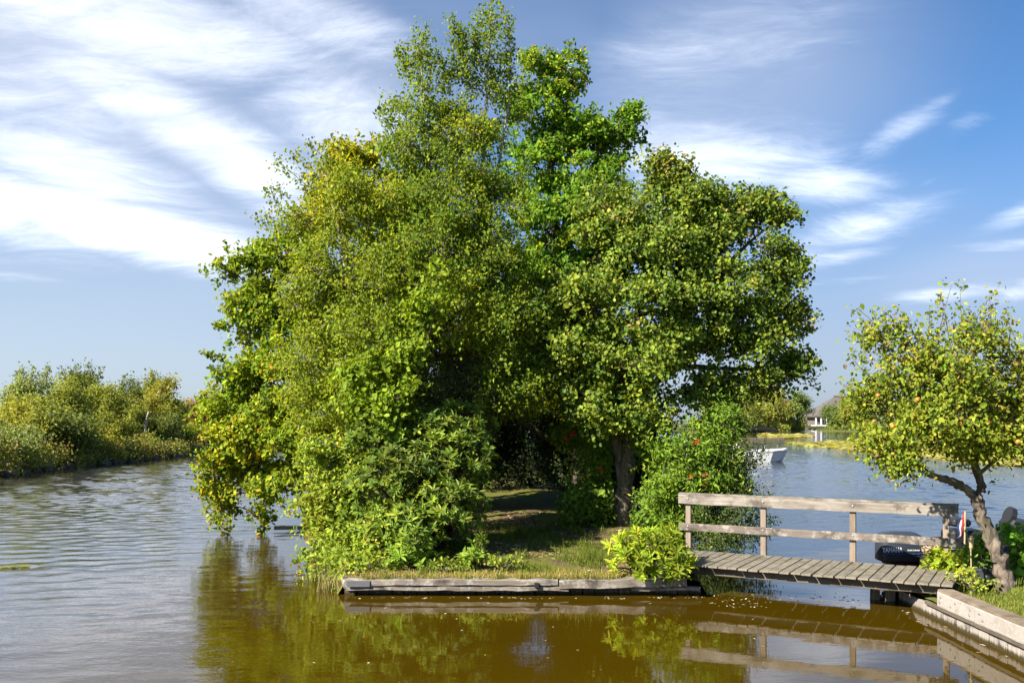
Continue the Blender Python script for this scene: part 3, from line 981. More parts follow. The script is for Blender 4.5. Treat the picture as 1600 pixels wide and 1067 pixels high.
# oak in the middle, behind
b3 = np.array([1.75, 24.0, 0.35])
ok_blobs = [B(885, 110, 24, 22, 34, .6), B(845, 110, 24, 36, 26, .7), B(850, 160, 24, 56, 46, .9), B(880, 215, 24, 60, 46, .9), B(960, 200, 24, 44, 32, .8), B(985, 190, 24, 24, 18, .5), B(930, 230, 24, 60, 36, .9),
            B(920, 290, 23.5, 66, 46, 1.0), B(830, 260, 24, 60, 60, 1.0), B(850, 360, 23.5, 76, 66, 1.1), B(940, 350, 23.5, 60, 50, .9), B(900, 440, 23.5, 90, 66, 1.2), B(800, 440, 23.6, 70, 66, 1.0),
            B(850, 540, 23, 110, 60, 1.2), B(760, 560, 23, 70, 60, 1.0), B(960, 560, 23, 90, 60, 1.0), B(700, 640, 23.5, 80, 60, 1.0), B(960, 262, 24, 40, 20, .6)]
ok_lines = [([b3, P(900, 640, 24), P(880, 500, 24), P(870, 380, 24), P(860, 260, 24), P(880, 110, 24)], [.24, .2, .17, .13, .09, .02]),
            LN([(868, 400, 24), (905, 320, 24), (945, 250, 24), (985, 190, 24)], [.10, .07, .045, .012])]
ok_spec = dict(oak_spec, n=62000, pal=[(0.055, 0.12, 0.012), (0.085, 0.155, 0.012), (0.12, 0.18, 0.014), (0.042, 0.085, 0.012)],
               turn=patchy((2.0, 0.7, 1.1), .25, .9, lambda t: np.where(t[:, 2] > 10.4, .16, .02)))
grow('oak_tree', 'bright green oak in the middle of the island rising behind the alder', 'tree', b3, ok_lines, ok_blobs, ok_spec, 14, M['bark_oak'], M['leaf'], 'trees on the island')

# alder on the right with a sturdy trunk
b4 = np.array([2.23, 19.4, 0.28])
al_blobs = [B(1100, 335, 19.5, 50, 40, .7), B(1055, 310, 19.7, 40, 34, .6), B(1060, 400, 19.2, 60, 46, .8), B(1030, 285, 19.8, 36, 38, .6), B(1075, 320, 19.6, 56, 44, .8), B(960, 330, 19.6, 56, 46, .8), B(1160, 320, 19.6, 50, 26, .7), B(1208, 345, 19.6, 32, 24, .6), B(1115, 375, 19.3, 66, 50, .9),
            B(1010, 400, 19, 76, 56, 1.0), B(930, 400, 19, 50, 50, .8), B(1190, 420, 19.4, 56, 46, .8), B(1110, 450, 19, 76, 50, 1.0), B(1010, 490, 18.6, 80, 52, 1.0), B(920, 490, 18.6, 60, 56, .9),
            B(1215, 505, 19.4, 38, 46, .6), B(1160, 520, 19, 66, 46, .8), B(1075, 545, 18.8, 70, 42, .9), B(980, 570, 18.4, 80, 50, 1.0), B(900, 580, 18.5, 56, 50, .9), B(1228, 575, 19.4, 32, 28, .5),
            B(1190, 590, 19.3, 50, 26, .6), B(1110, 610, 19, 56, 30, .7), B(1020, 640, 18.6, 60, 40, .8), B(940, 640, 18.6, 50, 36, .8), B(860, 480, 19, 50, 60, .9)]
al_lines = [([b4, P(976, 760, 19.4), P(985, 690, 19.4), P(1000, 620, 19.4), P(1030, 560, 19.4), P(1050, 480, 19.5), P(1060, 380, 19.6), P(1045, 280, 19.8)], [.20, .165, .15, .135, .11, .08, .05, .01]),
            ([b4 + [.03, 0, .9], P(960, 660, 19.4), P(955, 560, 19.2), P(950, 450, 19.2), P(955, 340, 19.5)], [.12, .12, .10, .06, .015]),
            LN([(1010, 610, 19.4), (1060, 575, 19.3), (1120, 575, 19.3), (1200, 580, 19.4), (1250, 590, 19.4)], [.07, .06, .045, .03, .01]),
            LN([(1050, 500, 19.5), (1110, 440, 19.5), (1170, 380, 19.5), (1225, 335, 19.6)], [.06, .05, .03, .008])]
al_shoots = [([P(1180, 315, 19.6), P(1205, 305, 19.6), P(1228, 310, 19.6)], .05), ([P(1060, 290, 19.7), P(1072, 272, 19.7), P(1080, 258, 19.7)], .07), ([P(1230, 550, 19.4), P(1262, 570, 19.4), P(1274, 598, 19.4)], .08),
             ([P(1040, 270, 19.8), P(1045, 255, 19.8), P(1040, 243, 19.8)], .08), ([P(1130, 320, 19.6), P(1132, 300, 19.6), P(1128, 290, 19.6)], .07), ([P(1235, 480, 19.4), P(1252, 490, 19.4), P(1262, 520, 19.4)], .08)]
al_spec = dict(n=84000, L=.070, W=.058, hexa=True, pal=G_ALDER, w=[3, 2.4, 2.4, 1.0], var=.2, spread=.085, clump=.2, per=20, autumn=[(0.25, 0.20, 0.05), (0.22, 0.13, 0.05), (0.30, 0.26, 0.04)],
               turn=patchy((0.3, 2.4, 1.9), .3, 1.1), up=.8, shoot_tips=3)
grow('alder_tree', 'alder with a sturdy brown trunk and round leaves, spreading to the right over the bridge', 'tree', b4, al_lines, al_blobs, al_spec, 15, M['bark_alder'], M['leaf_glossy'], 'trees on the island', al_shoots)


def berries(root, pts, seed, n=16, size=.012, r=.026):
    """hanging clusters of red berries"""
    rng = np.random.default_rng(seed)
    me = None
    mbv = MB()
    for _ in range(n):
        o = rng.normal(0, 1, 3) * r * np.array([1, 1, .6])
        mbv.lathe(o, [(size * .5, -size * .85), (size, 0), (size * .5, size * .85)], 6)
    me = mbv.mesh('berry_cluster', True)
    me.materials.append(M['berry'])
    for p in pts:
        o = bpy.data.objects.new('berry_cluster', me)
        o.parent = root
        o.location = np.array(p) - np.array(root.location)
        o.rotation_euler = (0, 0, rng.random() * 6)
        o.scale = [rng.uniform(.8, 1.3)] * 3
        COL.objects.link(o)


# rowan bush with berries between the trunk and the bridge
ro_blobs = [B(1080, 690, 17.8, 56, 40, .5), B(1050, 740, 17.6, 48, 36, .5), B(1110, 740, 17.9, 46, 44, .5), B(1040, 790, 17.6, 26, 40, .4), B(1120, 660, 18.2, 46, 34, .5), B(1024, 710, 18.6, 26, 34, .4), B(1090, 800, 17.8, 40, 40, .5)]
rb = np.array([3.0, 18.4, .2])
ro_lines = [([rb, P(1062, 780, 18), P(1075, 720, 17.9), P(1085, 660, 17.9)], [.05, .04, .03, .01]), ([rb, P(1030, 780, 17.8), P(1040, 720, 17.8)], [.04, .03, .01]),
            ([rb + [.1, 0, 0], P(1095, 790, 18), P(1115, 720, 18)], [.04, .03, .01])]
ro_spec = dict(n=13000, L=.10, W=.034, hexa=False, pal=[(0.085, 0.145, 0.014), (0.125, 0.175, 0.015), (0.065, 0.11, 0.014)], w=[3, 2, 2], spread=.09, clump=.18, per=20, up=.9,
               autumn=[(.42, .36, .03)], turn=patchy((.5, 1, 1), .3, 1.5), sides=6)
ro, _ = grow('rowan_bush', 'rowan bush hung with red berry clusters right of the alder trunk', 'bush', rb, ro_lines, ro_blobs, ro_spec, 16, M['bark_grey'], M['leaf'], 'bushes on the island')
berries(ro, [P(1086, 692, 17.35), P(1090, 690, 17.3), P(1082, 746, 17.3), P(1098, 742, 17.4), P(1107, 748, 17.4), P(1100, 758, 17.4), P(1122, 741, 17.5), P(1114, 692, 17.7), P(1079, 744, 17.25), P(1105, 742, 17.4)], 4)

r2 = np.array([1.55, 20.6, .33])
rw, _ = grow('rowan_bush', 'rowan sapling with a few red berries left of the alder trunk', 'bush', r2, [([r2, P(925, 760, 20.3), P(905, 690, 20), P(900, 640, 19.9)], [.04, .03, .02, .008])],
             [B(908, 676, 19.8, 34, 26, .5), B(930, 720, 19.8, 30, 34, .5), B(935, 660, 19.6, 36, 26, .5)], dict(ro_spec, n=5500), 17, M['bark_grey'], M['leaf'], 'bushes on the island')
berries(rw, [P(886, 684, 19.2), P(897, 674, 19.2), P(893, 678, 19.2), P(938, 732, 19.2), P(910, 662, 19.2)], 5)

# dark sallow leaning out over the water behind the bridge
sb = np.array([3.4, 17.6, .15])
sa_blobs = [B(1130, 725, 18.2, 40, 40, .6), B(1150, 770, 18, 36, 44, .6), B(1120, 800, 17.6, 50, 50, .6), B(1150, 830, 17.6, 36, 32, .5), B(1100, 850, 17.3, 46, 30, .5), B(1165, 730, 18.4, 22, 34, .5), B(1130, 672, 18.6, 36, 26, .6),
            B(1080, 780, 18, 40, 40, .5)]
grow('sallow_bush', 'dark small-leaved sallow leaning over the water behind the footbridge', 'bush', sb, [([sb, P(1120, 790, 17.8), P(1150, 730, 18)], [.05, .04, .015]), ([sb, P(1150, 830, 17.7), P(1185, 790, 17.9)], [.04, .03, .01])],
     sa_blobs, dict(n=21000, L=.05, W=.026, hexa=False, pal=[(0.05, 0.08, 0.02), (0.075, 0.105, 0.026), (0.10, 0.12, 0.04)], w=[3, 2, 1], spread=.09, clump=.17, per=22, sides=6, up=.5), 18, M['bark_grey'], M['leaf_thin'], 'bushes on the island',
     [([P(1180, 780, 18), P(1200, 775, 18), P(1212, 785, 18)], .05), ([P(1180, 810, 17.9), P(1200, 805, 17.8), P(1210, 822, 17.8)], .05)])

# grey-leaved sallow roofing the path
gb = np.array([-1.0, 21.5, .33])
gs_blobs = [B(690, 560, 18.5, 50, 50, .6), B(650, 640, 18.4, 50, 44, .5), B(700, 650, 18.4, 50, 34, .5), B(740, 600, 18.6, 46, 42, .6), B(740, 560, 20.2, 56, 52, .8), B(800, 600, 20.2, 56, 42, .8), B(850, 570, 20.6, 60, 46, .8), B(760, 630, 20, 60, 34, .7), B(830, 640, 20.6, 60, 26, .8), B(700, 610, 19.8, 50, 44, .7), B(890, 620, 20.6, 40, 36, .7), B(790, 500, 20.4, 60, 50, .8),
            B(735, 670, 19.8, 44, 30, .6)]
grow('sallow_bush', 'grey-green sallow arching over the dark mouth of the path', 'bush', gb, [([gb, P(735, 700, 21), P(750, 620, 20.6), P(780, 540, 20.4)], [.07, .06, .04, .012]), ([gb, P(700, 680, 20.5), P(700, 600, 20)], [.05, .035, .01]),
     LN([(745, 660, 20.8), (800, 610, 20.5), (870, 590, 20.6)], [.045, .03, .01])],
     gs_blobs, dict(n=46000, L=.055, W=.026, hexa=False, pal=G_SALLOW, w=[3, 3, 2], spread=.10, clump=.2, per=22, up=.6, sides=6), 19, M['bark_grey'], M['leaf_thin'], 'bushes on the island')

# hollies round the path mouth, leaf colours darkened to imitate the shade there
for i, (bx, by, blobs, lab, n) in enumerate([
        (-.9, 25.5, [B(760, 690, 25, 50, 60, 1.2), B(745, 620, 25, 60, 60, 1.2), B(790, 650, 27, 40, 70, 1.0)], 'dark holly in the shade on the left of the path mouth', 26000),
        (-2.4, 22.6, [B(690, 720, 22.6, 60, 66, .8), B(650, 690, 22.4, 50, 60, .8), B(720, 690, 23.6, 40, 60, .8)], 'unseen dark holly added behind the large rhododendron to shade the path', 20000),  # hidden bush added to keep the sun off the path
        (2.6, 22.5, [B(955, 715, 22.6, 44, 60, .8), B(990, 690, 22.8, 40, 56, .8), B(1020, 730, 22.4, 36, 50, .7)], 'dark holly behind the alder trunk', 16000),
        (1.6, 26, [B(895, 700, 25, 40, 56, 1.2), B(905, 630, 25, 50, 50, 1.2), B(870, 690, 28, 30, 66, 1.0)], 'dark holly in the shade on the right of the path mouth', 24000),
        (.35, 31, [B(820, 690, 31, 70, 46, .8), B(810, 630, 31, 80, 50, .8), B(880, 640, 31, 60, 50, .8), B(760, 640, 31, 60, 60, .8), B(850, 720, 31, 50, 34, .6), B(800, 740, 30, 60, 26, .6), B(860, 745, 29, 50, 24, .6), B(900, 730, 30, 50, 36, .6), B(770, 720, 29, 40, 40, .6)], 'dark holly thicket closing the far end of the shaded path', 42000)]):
    bb = np.array([bx, by, .35])
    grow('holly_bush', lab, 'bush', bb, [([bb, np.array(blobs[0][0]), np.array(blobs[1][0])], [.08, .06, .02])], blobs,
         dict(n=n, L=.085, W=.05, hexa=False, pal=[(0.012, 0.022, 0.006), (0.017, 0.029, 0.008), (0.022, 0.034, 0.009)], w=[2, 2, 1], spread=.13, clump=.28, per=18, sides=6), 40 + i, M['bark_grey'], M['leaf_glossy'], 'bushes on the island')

# background trees of the island that carry the mass of green behind
b5 = np.array([-2.2, 26, .35])
grow('ash_tree', 'dense leafy tree filling the gap behind the two birches', 'tree', b5, [([b5, P(660, 640, 26), P(655, 480, 26), P(650, 330, 26)], [.18, .15, .1, .03])],
     [B(600, 480, 25, 80, 70, 1.0), B(680, 560, 25, 90, 70, 1.0), B(590, 600, 24, 80, 70, 1.0), B(680, 420, 25.5, 80, 70, 1.0), B(640, 690, 24, 90, 60, 1.0), B(540, 660, 23.5, 60, 50, .8), B(640, 330, 26, 50, 60, .8)],
     dict(n=30000, L=.11, W=.06, hexa=False, pal=[(0.05, 0.085, 0.014), (0.075, 0.115, 0.016)], w=[1, 1], spread=.13, clump=.28, per=18), 21, M['bark_oak'], M['leaf'], 'trees on the island')


# glossy saplings of bright big leaves half way up on the left (alder regrowth)
yb = np.array([-2.1, 17.2, .3])
grow('alder_sapling', 'alder sapling with bright yellow-green round leaves in front of the birches', 'tree', yb, [([yb, P(632, 760, 17.2), P(620, 650, 17), P(610, 590, 16.9)], [.045, .035, .025, .008]), LN([(622, 660, 17), (660, 560, 17), (690, 440, 17.2)], [.025, .018, .006])],
     [B(550, 600, 16.8, 26, 30, .35), B(585, 570, 16.8, 30, 22, .35), B(620, 620, 16.8, 36, 30, .4), B(640, 560, 17, 30, 26, .35), B(672, 470, 17.2, 22, 34, .3), B(650, 500, 17.2, 20, 24, .3), B(680, 430, 17.3, 14, 18, .25), B(600, 660, 16.7, 34, 26, .35), B(560, 640, 16.7, 26, 22, .3)],
     dict(n=4200, L=.085, W=.068, hexa=True, pal=[(0.105, 0.155, 0.012), (0.14, 0.185, 0.013), (0.08, 0.125, 0.012)], w=[2, 2, 1], spread=.10, clump=.13, per=12, sides=6), 22, M['bark_alder'], M['leaf'], 'trees on the island')

# light mixed scrub on the left corner, hanging over the water
hb = np.array([-3.1, 17.4, .22])
grow('hazel_bush', 'light green straggling hazel at the left corner of the island over the water', 'bush', hb, [([hb, P(530, 800, 17), P(520, 720, 17)], [.04, .03, .01]), ([hb, P(495, 830, 17), P(485, 780, 16.9)], [.03, .025, .008]), ([hb + [.4, -.5, 0], P(560, 800, 16.8), P(570, 720, 16.8)], [.04, .03, .01])],
     [B(520, 720, 17, 46, 36, .5), B(500, 780, 16.8, 36, 26, .4), B(540, 790, 16.6, 50, 36, .5), B(500, 830, 16.6, 30, 22, .35), B(545, 850, 16.2, 50, 28, .4), B(570, 740, 16.9, 46, 40, .5), B(580, 830, 16, 36, 36, .4), B(520, 880, 15.8, 36, 14, .3), B(600, 870, 15.6, 40, 22, .3), B(505, 890, 15.6, 24, 16, .3), B(495, 868, 16.4, 18, 16, .3), B(540, 890, 14.9, 26, 14, .25)],
     dict(n=17000, L=.075, W=.045, hexa=True, pal=[(0.12, 0.17, 0.018), (0.17, 0.21, 0.022), (0.09, 0.13, 0.018), (0.22, 0.23, 0.03)], w=[3, 3, 2, 1], spread=.09, clump=.17, per=17, sides=6,
          autumn=[(.28, .20, .02), (.28, .10, .03)], turn=patchy((.4, 2.0, 1.2), .18, 1.6)), 23, M['bark_grey'], M['leaf'], 'bushes on the island')

# undergrowth at the foot of the alder
for i, (u, v, Y, ru, rv, lab) in enumerate([(918, 775, 19.6, 26, 46, 'leafy bramble at the left foot of the alder trunk'), (1036, 805, 18.4, 26, 44, 'leafy bramble at the right foot of the alder trunk, behind the bright bush')]):
    c = P(u, v, Y)
    bb = np.array([c[0], Y, .3])
    grow('bramble_bush', lab, 'bush', bb, [([bb, c, c + [0, 0, .4]], [.02, .015, .005])], [B(u, v, Y, ru, rv, .5), B(u - 14, v + 20, Y - .2, ru * .8, rv * .6, .4), B(u + 16, v + 24, Y - .2, ru * .7, rv * .6, .4)],
         dict(n=5200, L=.075, W=.055, hexa=True, pal=[(0.06, 0.105, 0.014), (0.09, 0.14, 0.016)], w=[1, 1], spread=.09, clump=.16, per=15, sides=5), 50 + i, M['bark_grey'], M['leaf'], 'bushes on the island')


# ------------------------------------------------------------------ rhododendrons: whorls of long leaves at the shoot tips
def rosettes(rng, tips, axes, k, L, W, spreadang=(.15, .9)):
    n = len(tips)
    idx = np.repeat(np.arange(n), k)
    ax = unit(axes)[idx]
    ref = unit(np.cross(ax, rng.normal(0, 1, (n, 3))[idx]))
    b = np.cross(ax, ref)
    th = (np.tile(np.arange(k), n) * 2.39996 + rng.random(n)[idx] * 6.28 + rng.normal(0, .2, len(idx)))[:, None]
    rad = ref * np.cos(th) + b * np.sin(th)
    lift = rng.uniform(*spreadang, len(idx))[:, None]
    d = unit(rad * np.cos(lift) + ax * np.sin(lift))
    sz = np.exp(rng.normal(0, .18, len(idx)))
    LL, WW = L * sz, W * sz
    c = tips[idx] + d * (LL * .55)[:, None]
    nrm = unit(ax * np.cos(lift) - rad * np.sin(lift))
    return c, d, nrm, LL, WW, idx


def rhodo(name, label, base, blobs, ntips, L, W, pal, w, seed, parts=0, k=9, up=.8, mat='leaf_glossy', var=.18):
    rng = np.random.default_rng(seed)
    base = np.array(base, dtype=float)
    root = empty(name, base, label, 'bush', 'rhododendrons on the island')
    cs = np.array([b[0] for b in blobs]); rs = np.array([b[1] for b in blobs])
    area = rs.prod(1) ** (2 / 3)
    which = rng.choice(len(blobs), ntips, p=area / area.sum())
    u = unit(rng.normal(0, 1, (ntips, 3)) + np.array([-.1, -.5, .35]))
    tips = cs[which] + u * rs[which] * (.45 + .68 * rng.random(ntips) ** .6)[:, None]
    tips[:, 2] = np.maximum(tips[:, 2], base[2] + .06)
    axes = unit(u * .8 + np.array([0, -.1, up]) + rng.normal(0, .25, (ntips, 3)))
    st = Geo()
    b0 = base + rng.normal(0, 1, (ntips, 3)) * np.array([.08, .08, 0])
    mid = b0 * .35 + (cs[which] * .4 + tips * .6) * .65
    V, Fq = batch_tubes(np.stack([b0, mid, tips - axes * .1, tips], 1), np.tile([.012, .009, .005, .003], (ntips, 1)), 4)
    st.add(V, Fq)
    link('stems', st.mesh('stems', base, smooth=True), root, (M['bark_grey'],))
    c, d, nrm, LL, WW, idx = rosettes(rng, tips, axes, k, L, W)
    col = tints(rng, idx, ntips, pal, w, var)
    keep = np.ones(len(c), bool)
    if parts:
        # the leaves that show largest are parts of their own
        order = np.argsort(c[:, 1] - 0.8 * c[:, 2])
        sel = order[:parts]
        keep[sel] = False
        mes = []
        for j, cc in enumerate(pal):
            # a curved leaf blade with a folded midrib, 1 m long along +Y, scaled per leaf
            rows = [(-.5, .10), (-.28, .42), (0, .5), (.26, .36), (.5, .02)]
            V, Fc = [], []
            for y, hw in rows:
                z = -.16 * (y + .5) ** 2
                V += [(-hw, y, z + hw * .16), (0, y, z), (hw, y, z + hw * .16)]
            for r_ in range(4):
                a = r_ * 3
                Fc += [(a, a + 1, a + 4, a + 3), (a + 1, a + 2, a + 5, a + 4)]
            me = mesh_np('leaf', np.array(V), [np.array(Fc)], np.tile(np.array(cc), (len(V), 1)), True)
            me.materials.append(M[mat])
            mes.append(me)
        for i in sel:
            dd, nn = Vector(d[i]), Vector(nrm[i])
            ss = dd.cross(nn).normalized()
            nn = ss.cross(dd)
            o = bpy.data.objects.new('leaf', mes[rng.choice(len(pal), p=np.array(w) / sum(w))])
            o.parent = root
            mm = Matrix(((ss.x, dd.x, nn.x), (ss.y, dd.y, nn.y), (ss.z, dd.z, nn.z))).to_4x4() @ Matrix.Diagonal((WW[i] , LL[i], LL[i], 1))
            mm.translation = Vector(c[i] - base)
            o.matrix_local = mm
            COL.objects.link(o)
    V, Fq, pv = shape_leaves(c[keep], d[keep], nrm[keep], LL[keep], WW[keep], True, .12, .14)
    me = mesh_np('foliage', V - base, Fq, np.repeat(col[keep], pv, axis=0))
    o = link('foliage', me, root, (M[mat],))
    o['kind'] = 'stuff'
    return root


rhodo('rhododendron_bush', 'large dark rhododendron left of the path, taller than a person', (-1.35, 17.0, .3),
      [B(650, 740, 16.6, 70, 56, .8), B(720, 720, 17, 56, 50, .8), B(600, 760, 16.4, 56, 50, .7), B(700, 790, 16.2, 60, 44, .7), B(640, 820, 15.9, 60, 36, .6), B(728, 772, 16.6, 36, 42, .6), B(590, 690, 16.9, 50, 40, .6), B(690, 680, 17.2, 60, 36, .7), B(600, 830, 15.9, 40, 30, .5), B(728, 715, 17.4, 38, 44, .6), B(720, 660, 17.8, 50, 30, .6), B(640, 670, 17.4, 60, 36, .6)],
      1300, .125, .04, G_RHODO, [3, 3, 2, 2], 31, parts=200)
rhodo('rhododendron_bush', 'bright lime-green rhododendron overhanging the timber edge beside the bridge', (1.98, 14.55, .24),
      [B(1010, 850, 14.4, 50, 22, .38), B(985, 868, 14.3, 30, 16, .3), B(1050, 868, 14.25, 32, 22, .32), B(1015, 882, 14.1, 48, 20, .3), B(1060, 888, 14.0, 22, 14, .22), B(970, 885, 14.3, 16, 8, .2), B(1035, 840, 14.5, 34, 16, .3)],
      150, .125, .033, G_LIME, [3, 3, 1.5], 32, parts=300, k=10, mat='leaf')
rhodo('rhododendron_bush', 'young rhododendron with pale shoots at the front of the large dark one', (-1.5, 15.3, .24),
      [B(650, 850, 15.1, 26, 20, .25), B(620, 870, 15.0, 20, 14, .22), B(670, 878, 15.0, 22, 12, .22), B(655, 830, 15.1, 12, 10, .14)], 62, .115, .034, [(0.12, 0.19, 0.02), (0.17, 0.235, 0.03), (0.09, 0.14, 0.02)], [3, 2, 2], 33, parts=60, mat='leaf')
rhodo('rhododendron_bush', 'lone rhododendron seedling at the edge of the brown path', (-.52, 15.1, .24),
      [B(748, 852, 15, 14, 12, .15), B(740, 872, 15, 20, 12, .18), B(752, 842, 15, 6, 5, .06)], 26, .11, .032, [(0.12, 0.19, 0.02), (0.19, 0.24, 0.03), (0.09, 0.14, 0.02)], [3, 2, 2], 34, parts=40, mat='leaf')

# ------------------------------------------------------------------ timber edge of the island
rq = np.random.default_rng(60)
Q = empty('timber_quay', (0, 14.1, 0), 'low weathered timber edge along the front of the island', 'quay wall')


def place(name, me, parent, loc, rz=0.0, rot=None, scale=None):
    o = bpy.data.objects.new(name, me)
    o.parent = parent
    o.location = loc
    o.rotation_euler = rot if rot else (0, 0, rz)
    if scale: o.scale = scale
    COL.objects.link(o)
    return o


def rough_beam(sx, sy, sz, seg, wob, seed):
    """a long sawn beam with slightly uneven arrises"""
    r = np.random.default_rng(seed)
    prof = [(-.5, -.42), (-.42, -.5), (.42, -.5), (.5, -.42), (.5, .42), (.42, .5), (-.42, .5), (-.5, .42)]
    V, Fc = [], []
    n = len(prof)
    for i in range(seg + 1):
        x = (i / seg - .5) * sx
        o = r.normal(0, wob, 2)
        for a, b in prof:
            e = r.normal(0, wob * .6, 2)
            V.append((x, a * sy + o[0] + e[0], b * sz + o[1] + e[1]))
    for i in range(seg):
        for k in range(n):
            Fc.append((i * n + k, (i + 1) * n + k, (i + 1) * n + (k + 1) % n, i * n + (k + 1) % n))
    Fc.append(tuple(range(n)))
    Fc.append(tuple(seg * n + k for k in range(n))[::-1])
    return MB().add(V, Fc)


def beam(name, s, mat, parent, loc, seed, rz=0.0, tilt=0.0, wob=.004, label=None):
    me = rough_beam(s[0], s[1], s[2], max(4, int(s[0] / .18)), wob, seed).mesh(name)
    me.materials.append(mat)
    o = place(name, me, parent, loc, rot=(0, tilt, rz))
    if label: o['label'] = label
    return o


# beams: an upper and a lower length on the left, one pale length on the right
beam('beam', (3.1, .20, .088), M['wood_cap'], Q, (-.88, 0, .203), 1, wob=.005)
beam('beam', (3.25, .17, .07), M['wood_cap'], Q, (-.80, .004, .118), 2, tilt=.004, wob=.005)
beam('beam', (1.86, .21, .13), M['wood_cap'], Q, (1.62, 0, .188), 3, tilt=-.012, wob=.005, label='pale bleached length of beam on the right')
beam('beam', (1.0, .14, .05), M['wood_cap'], Q, (2.25, .02, .10), 4)
pm = MB().box((0, 0, 0), (.34, .012, .09), .003).mesh('metal_plate'); pm.materials.append(M['plate'])
place('metal_plate', pm, Q, (-2.24, -.109, .19))
bp = MB().box((0, 0, 0), (.07, .03, .075), .006).mesh('bracket'); bp.materials.append(M['black'])
place('bracket', bp, Q, (.36, -.113, .17))
sh = MB().box((0, 0, 0), (.168, .045, .75), .008).mesh('plank'); sh.materials.append(M['wood_sheet'])
for i in range(30):
    place('plank', sh, Q, (-2.38 + i * .1755 + rq.normal(0, .003), .10 + rq.normal(0, .008), -.275 + rq.normal(0, .008)), rot=(rq.normal(0, .01), rq.normal(0, .012), 0))
# return of the edge on the left, running back
beam('beam', (1.2, .16, .10), M['wood_cap'], Q, (-2.55, .62, .15), 5, rz=R(104))

# ------------------------------------------------------------------ footbridge
A_ = Vector((.8718, -.4899, 0)); N_ = Vector((-.4899, -.8718, 0))
BR = empty('footbridge', (2.90, 15.85, .42), 'narrow wooden footbridge with a plank deck and a railing on its far side', 'footbridge', rz=math.atan2(A_.y, A_.x))
# local frame of the bridge: +x along the bridge to the right, -y across it towards the viewer, z=0 the top of the deck
pk = MB().box((0, 0, 0), (.1365, 1.50, .028), .004).mesh('plank'); pk.materials.append(M['wood_deck'])
rb_ = np.random.default_rng(70)
for i in range(28):
    place('plank', pk, BR, (-.02 + i * .1505, -.73 + rb_.normal(0, .006), -.014 + rb_.normal(0, .0018)), rot=(rb_.normal(0, .003), rb_.normal(0, .006), rb_.normal(0, .006)))
for y, zz_ in ((-1.31, -.092), (-.05, -.092), (-.73, -.092)):
    beam('stringer', (4.06, .065, .125), M['wood_stringer'], BR, (1.98, y, zz_), int(-y * 10), wob=.0015)
post = MB().box((0, 0, 0), (.088, .062, 1.03), .006).mesh('post'); post.materials.append(M['wood_post'])
bolt = MB().lathe((0, 0, 0), [(.017, 0), (.016, .006), (.008, .011)], 8).mesh('bolt'); bolt.materials.append(M['steel'])
POSTS = (0.0, 1.24, 2.60, 3.90)
for s in POSTS:
    place('post', post, BR, (s, -.011 + .065, .395 - .03), rot=(0, rb_.normal(0, .006), 0))
top = beam('top_rail', (4.22, .042, .150), M['wood_rail'], BR, (1.955, -.0005, .836), 21, wob=.0022)
capr = beam('top_rail', (4.22, .13, .030), M['wood_rail'], BR, (1.955, .052, .9265), 23, wob=.0022, label='flat cap board of the railing')
low = beam('lower_rail', (4.22, .040, .118), M['wood_lower'], BR, (1.965, -.001, .385), 22, wob=.0025)
for s in POSTS:
    for rail, z in ((top, .836), (low, .385)):
        o = place('bolt', bolt, rail, (s - rail.location.x + .012, -.0235, .012), rot=(R(90), 0, 0))

# ------------------------------------------------------------------ quay of the right bank
QR = empty('timber_quay', (5.5, 9.0, 0), 'pale timber quay wall of the lawn, stained dark in runs below its top beam', 'quay wall')
for i, (y0, y1) in enumerate([(11.30, 12.30), (8.62, 11.296), (5.9, 8.616)]):
    beam('beam', (y1 - y0, .05, .185), M['wood_pale_x'] if 'wood_pale_x' in M else M['wood_pale'], QR, (-.03, (y0 + y1) / 2 - 9, .296), 30 + i, rz=R(90), wob=.0015)
    o = beam('cap_board', (y1 - y0, .20, .032), M['wood_captop'], QR, (.055, (y0 + y1) / 2 - 9, .4055), 40 + i, rz=R(90), wob=.002)
    for yy in (y0 + .12, y1 - .12, (y0 + y1) / 2):
        for zz_ in (.27, .335):
            place('bolt', bolt, QR, (-.0565, yy - 9 + rq.normal(0, .05), zz_), rot=(0, R(-90), 0))
vp = MB().box((0, 0, 0), (.045, .192, .86), .006).mesh('plank'); vp.materials.append(M['wood_stained'])
vq = MB().box((0, 0, 0), (.045, .192, .80), .006).mesh('plank'); vq.materials.append(M['wood_stained'])
y = 6.0
while y < 13.7:
    place('plank', vp if y < 12.3 else vq, QR, (.022 + rq.normal(0, .004), y - 9, -.23 if y < 12.3 else -.24), rot=(rq.normal(0, .006), rq.normal(0, .006), 0))
    y += .199
beam('waling', (7.2, .04, .05), M['wood_stringer'], QR, (-.022, .1, .178), 55, rz=R(90), wob=.001)
for px_, yy in ((-.10, 4.72), (-.28, 4.82)):
    o = place('mooring_post', MB().box((0, 0, 0), (.11, .11, 1.0), .012).mesh('mooring_post'), QR, (px_, yy, -.20), rot=(.01, .02, .1))
    o.data.materials.append(M['wood_post'])

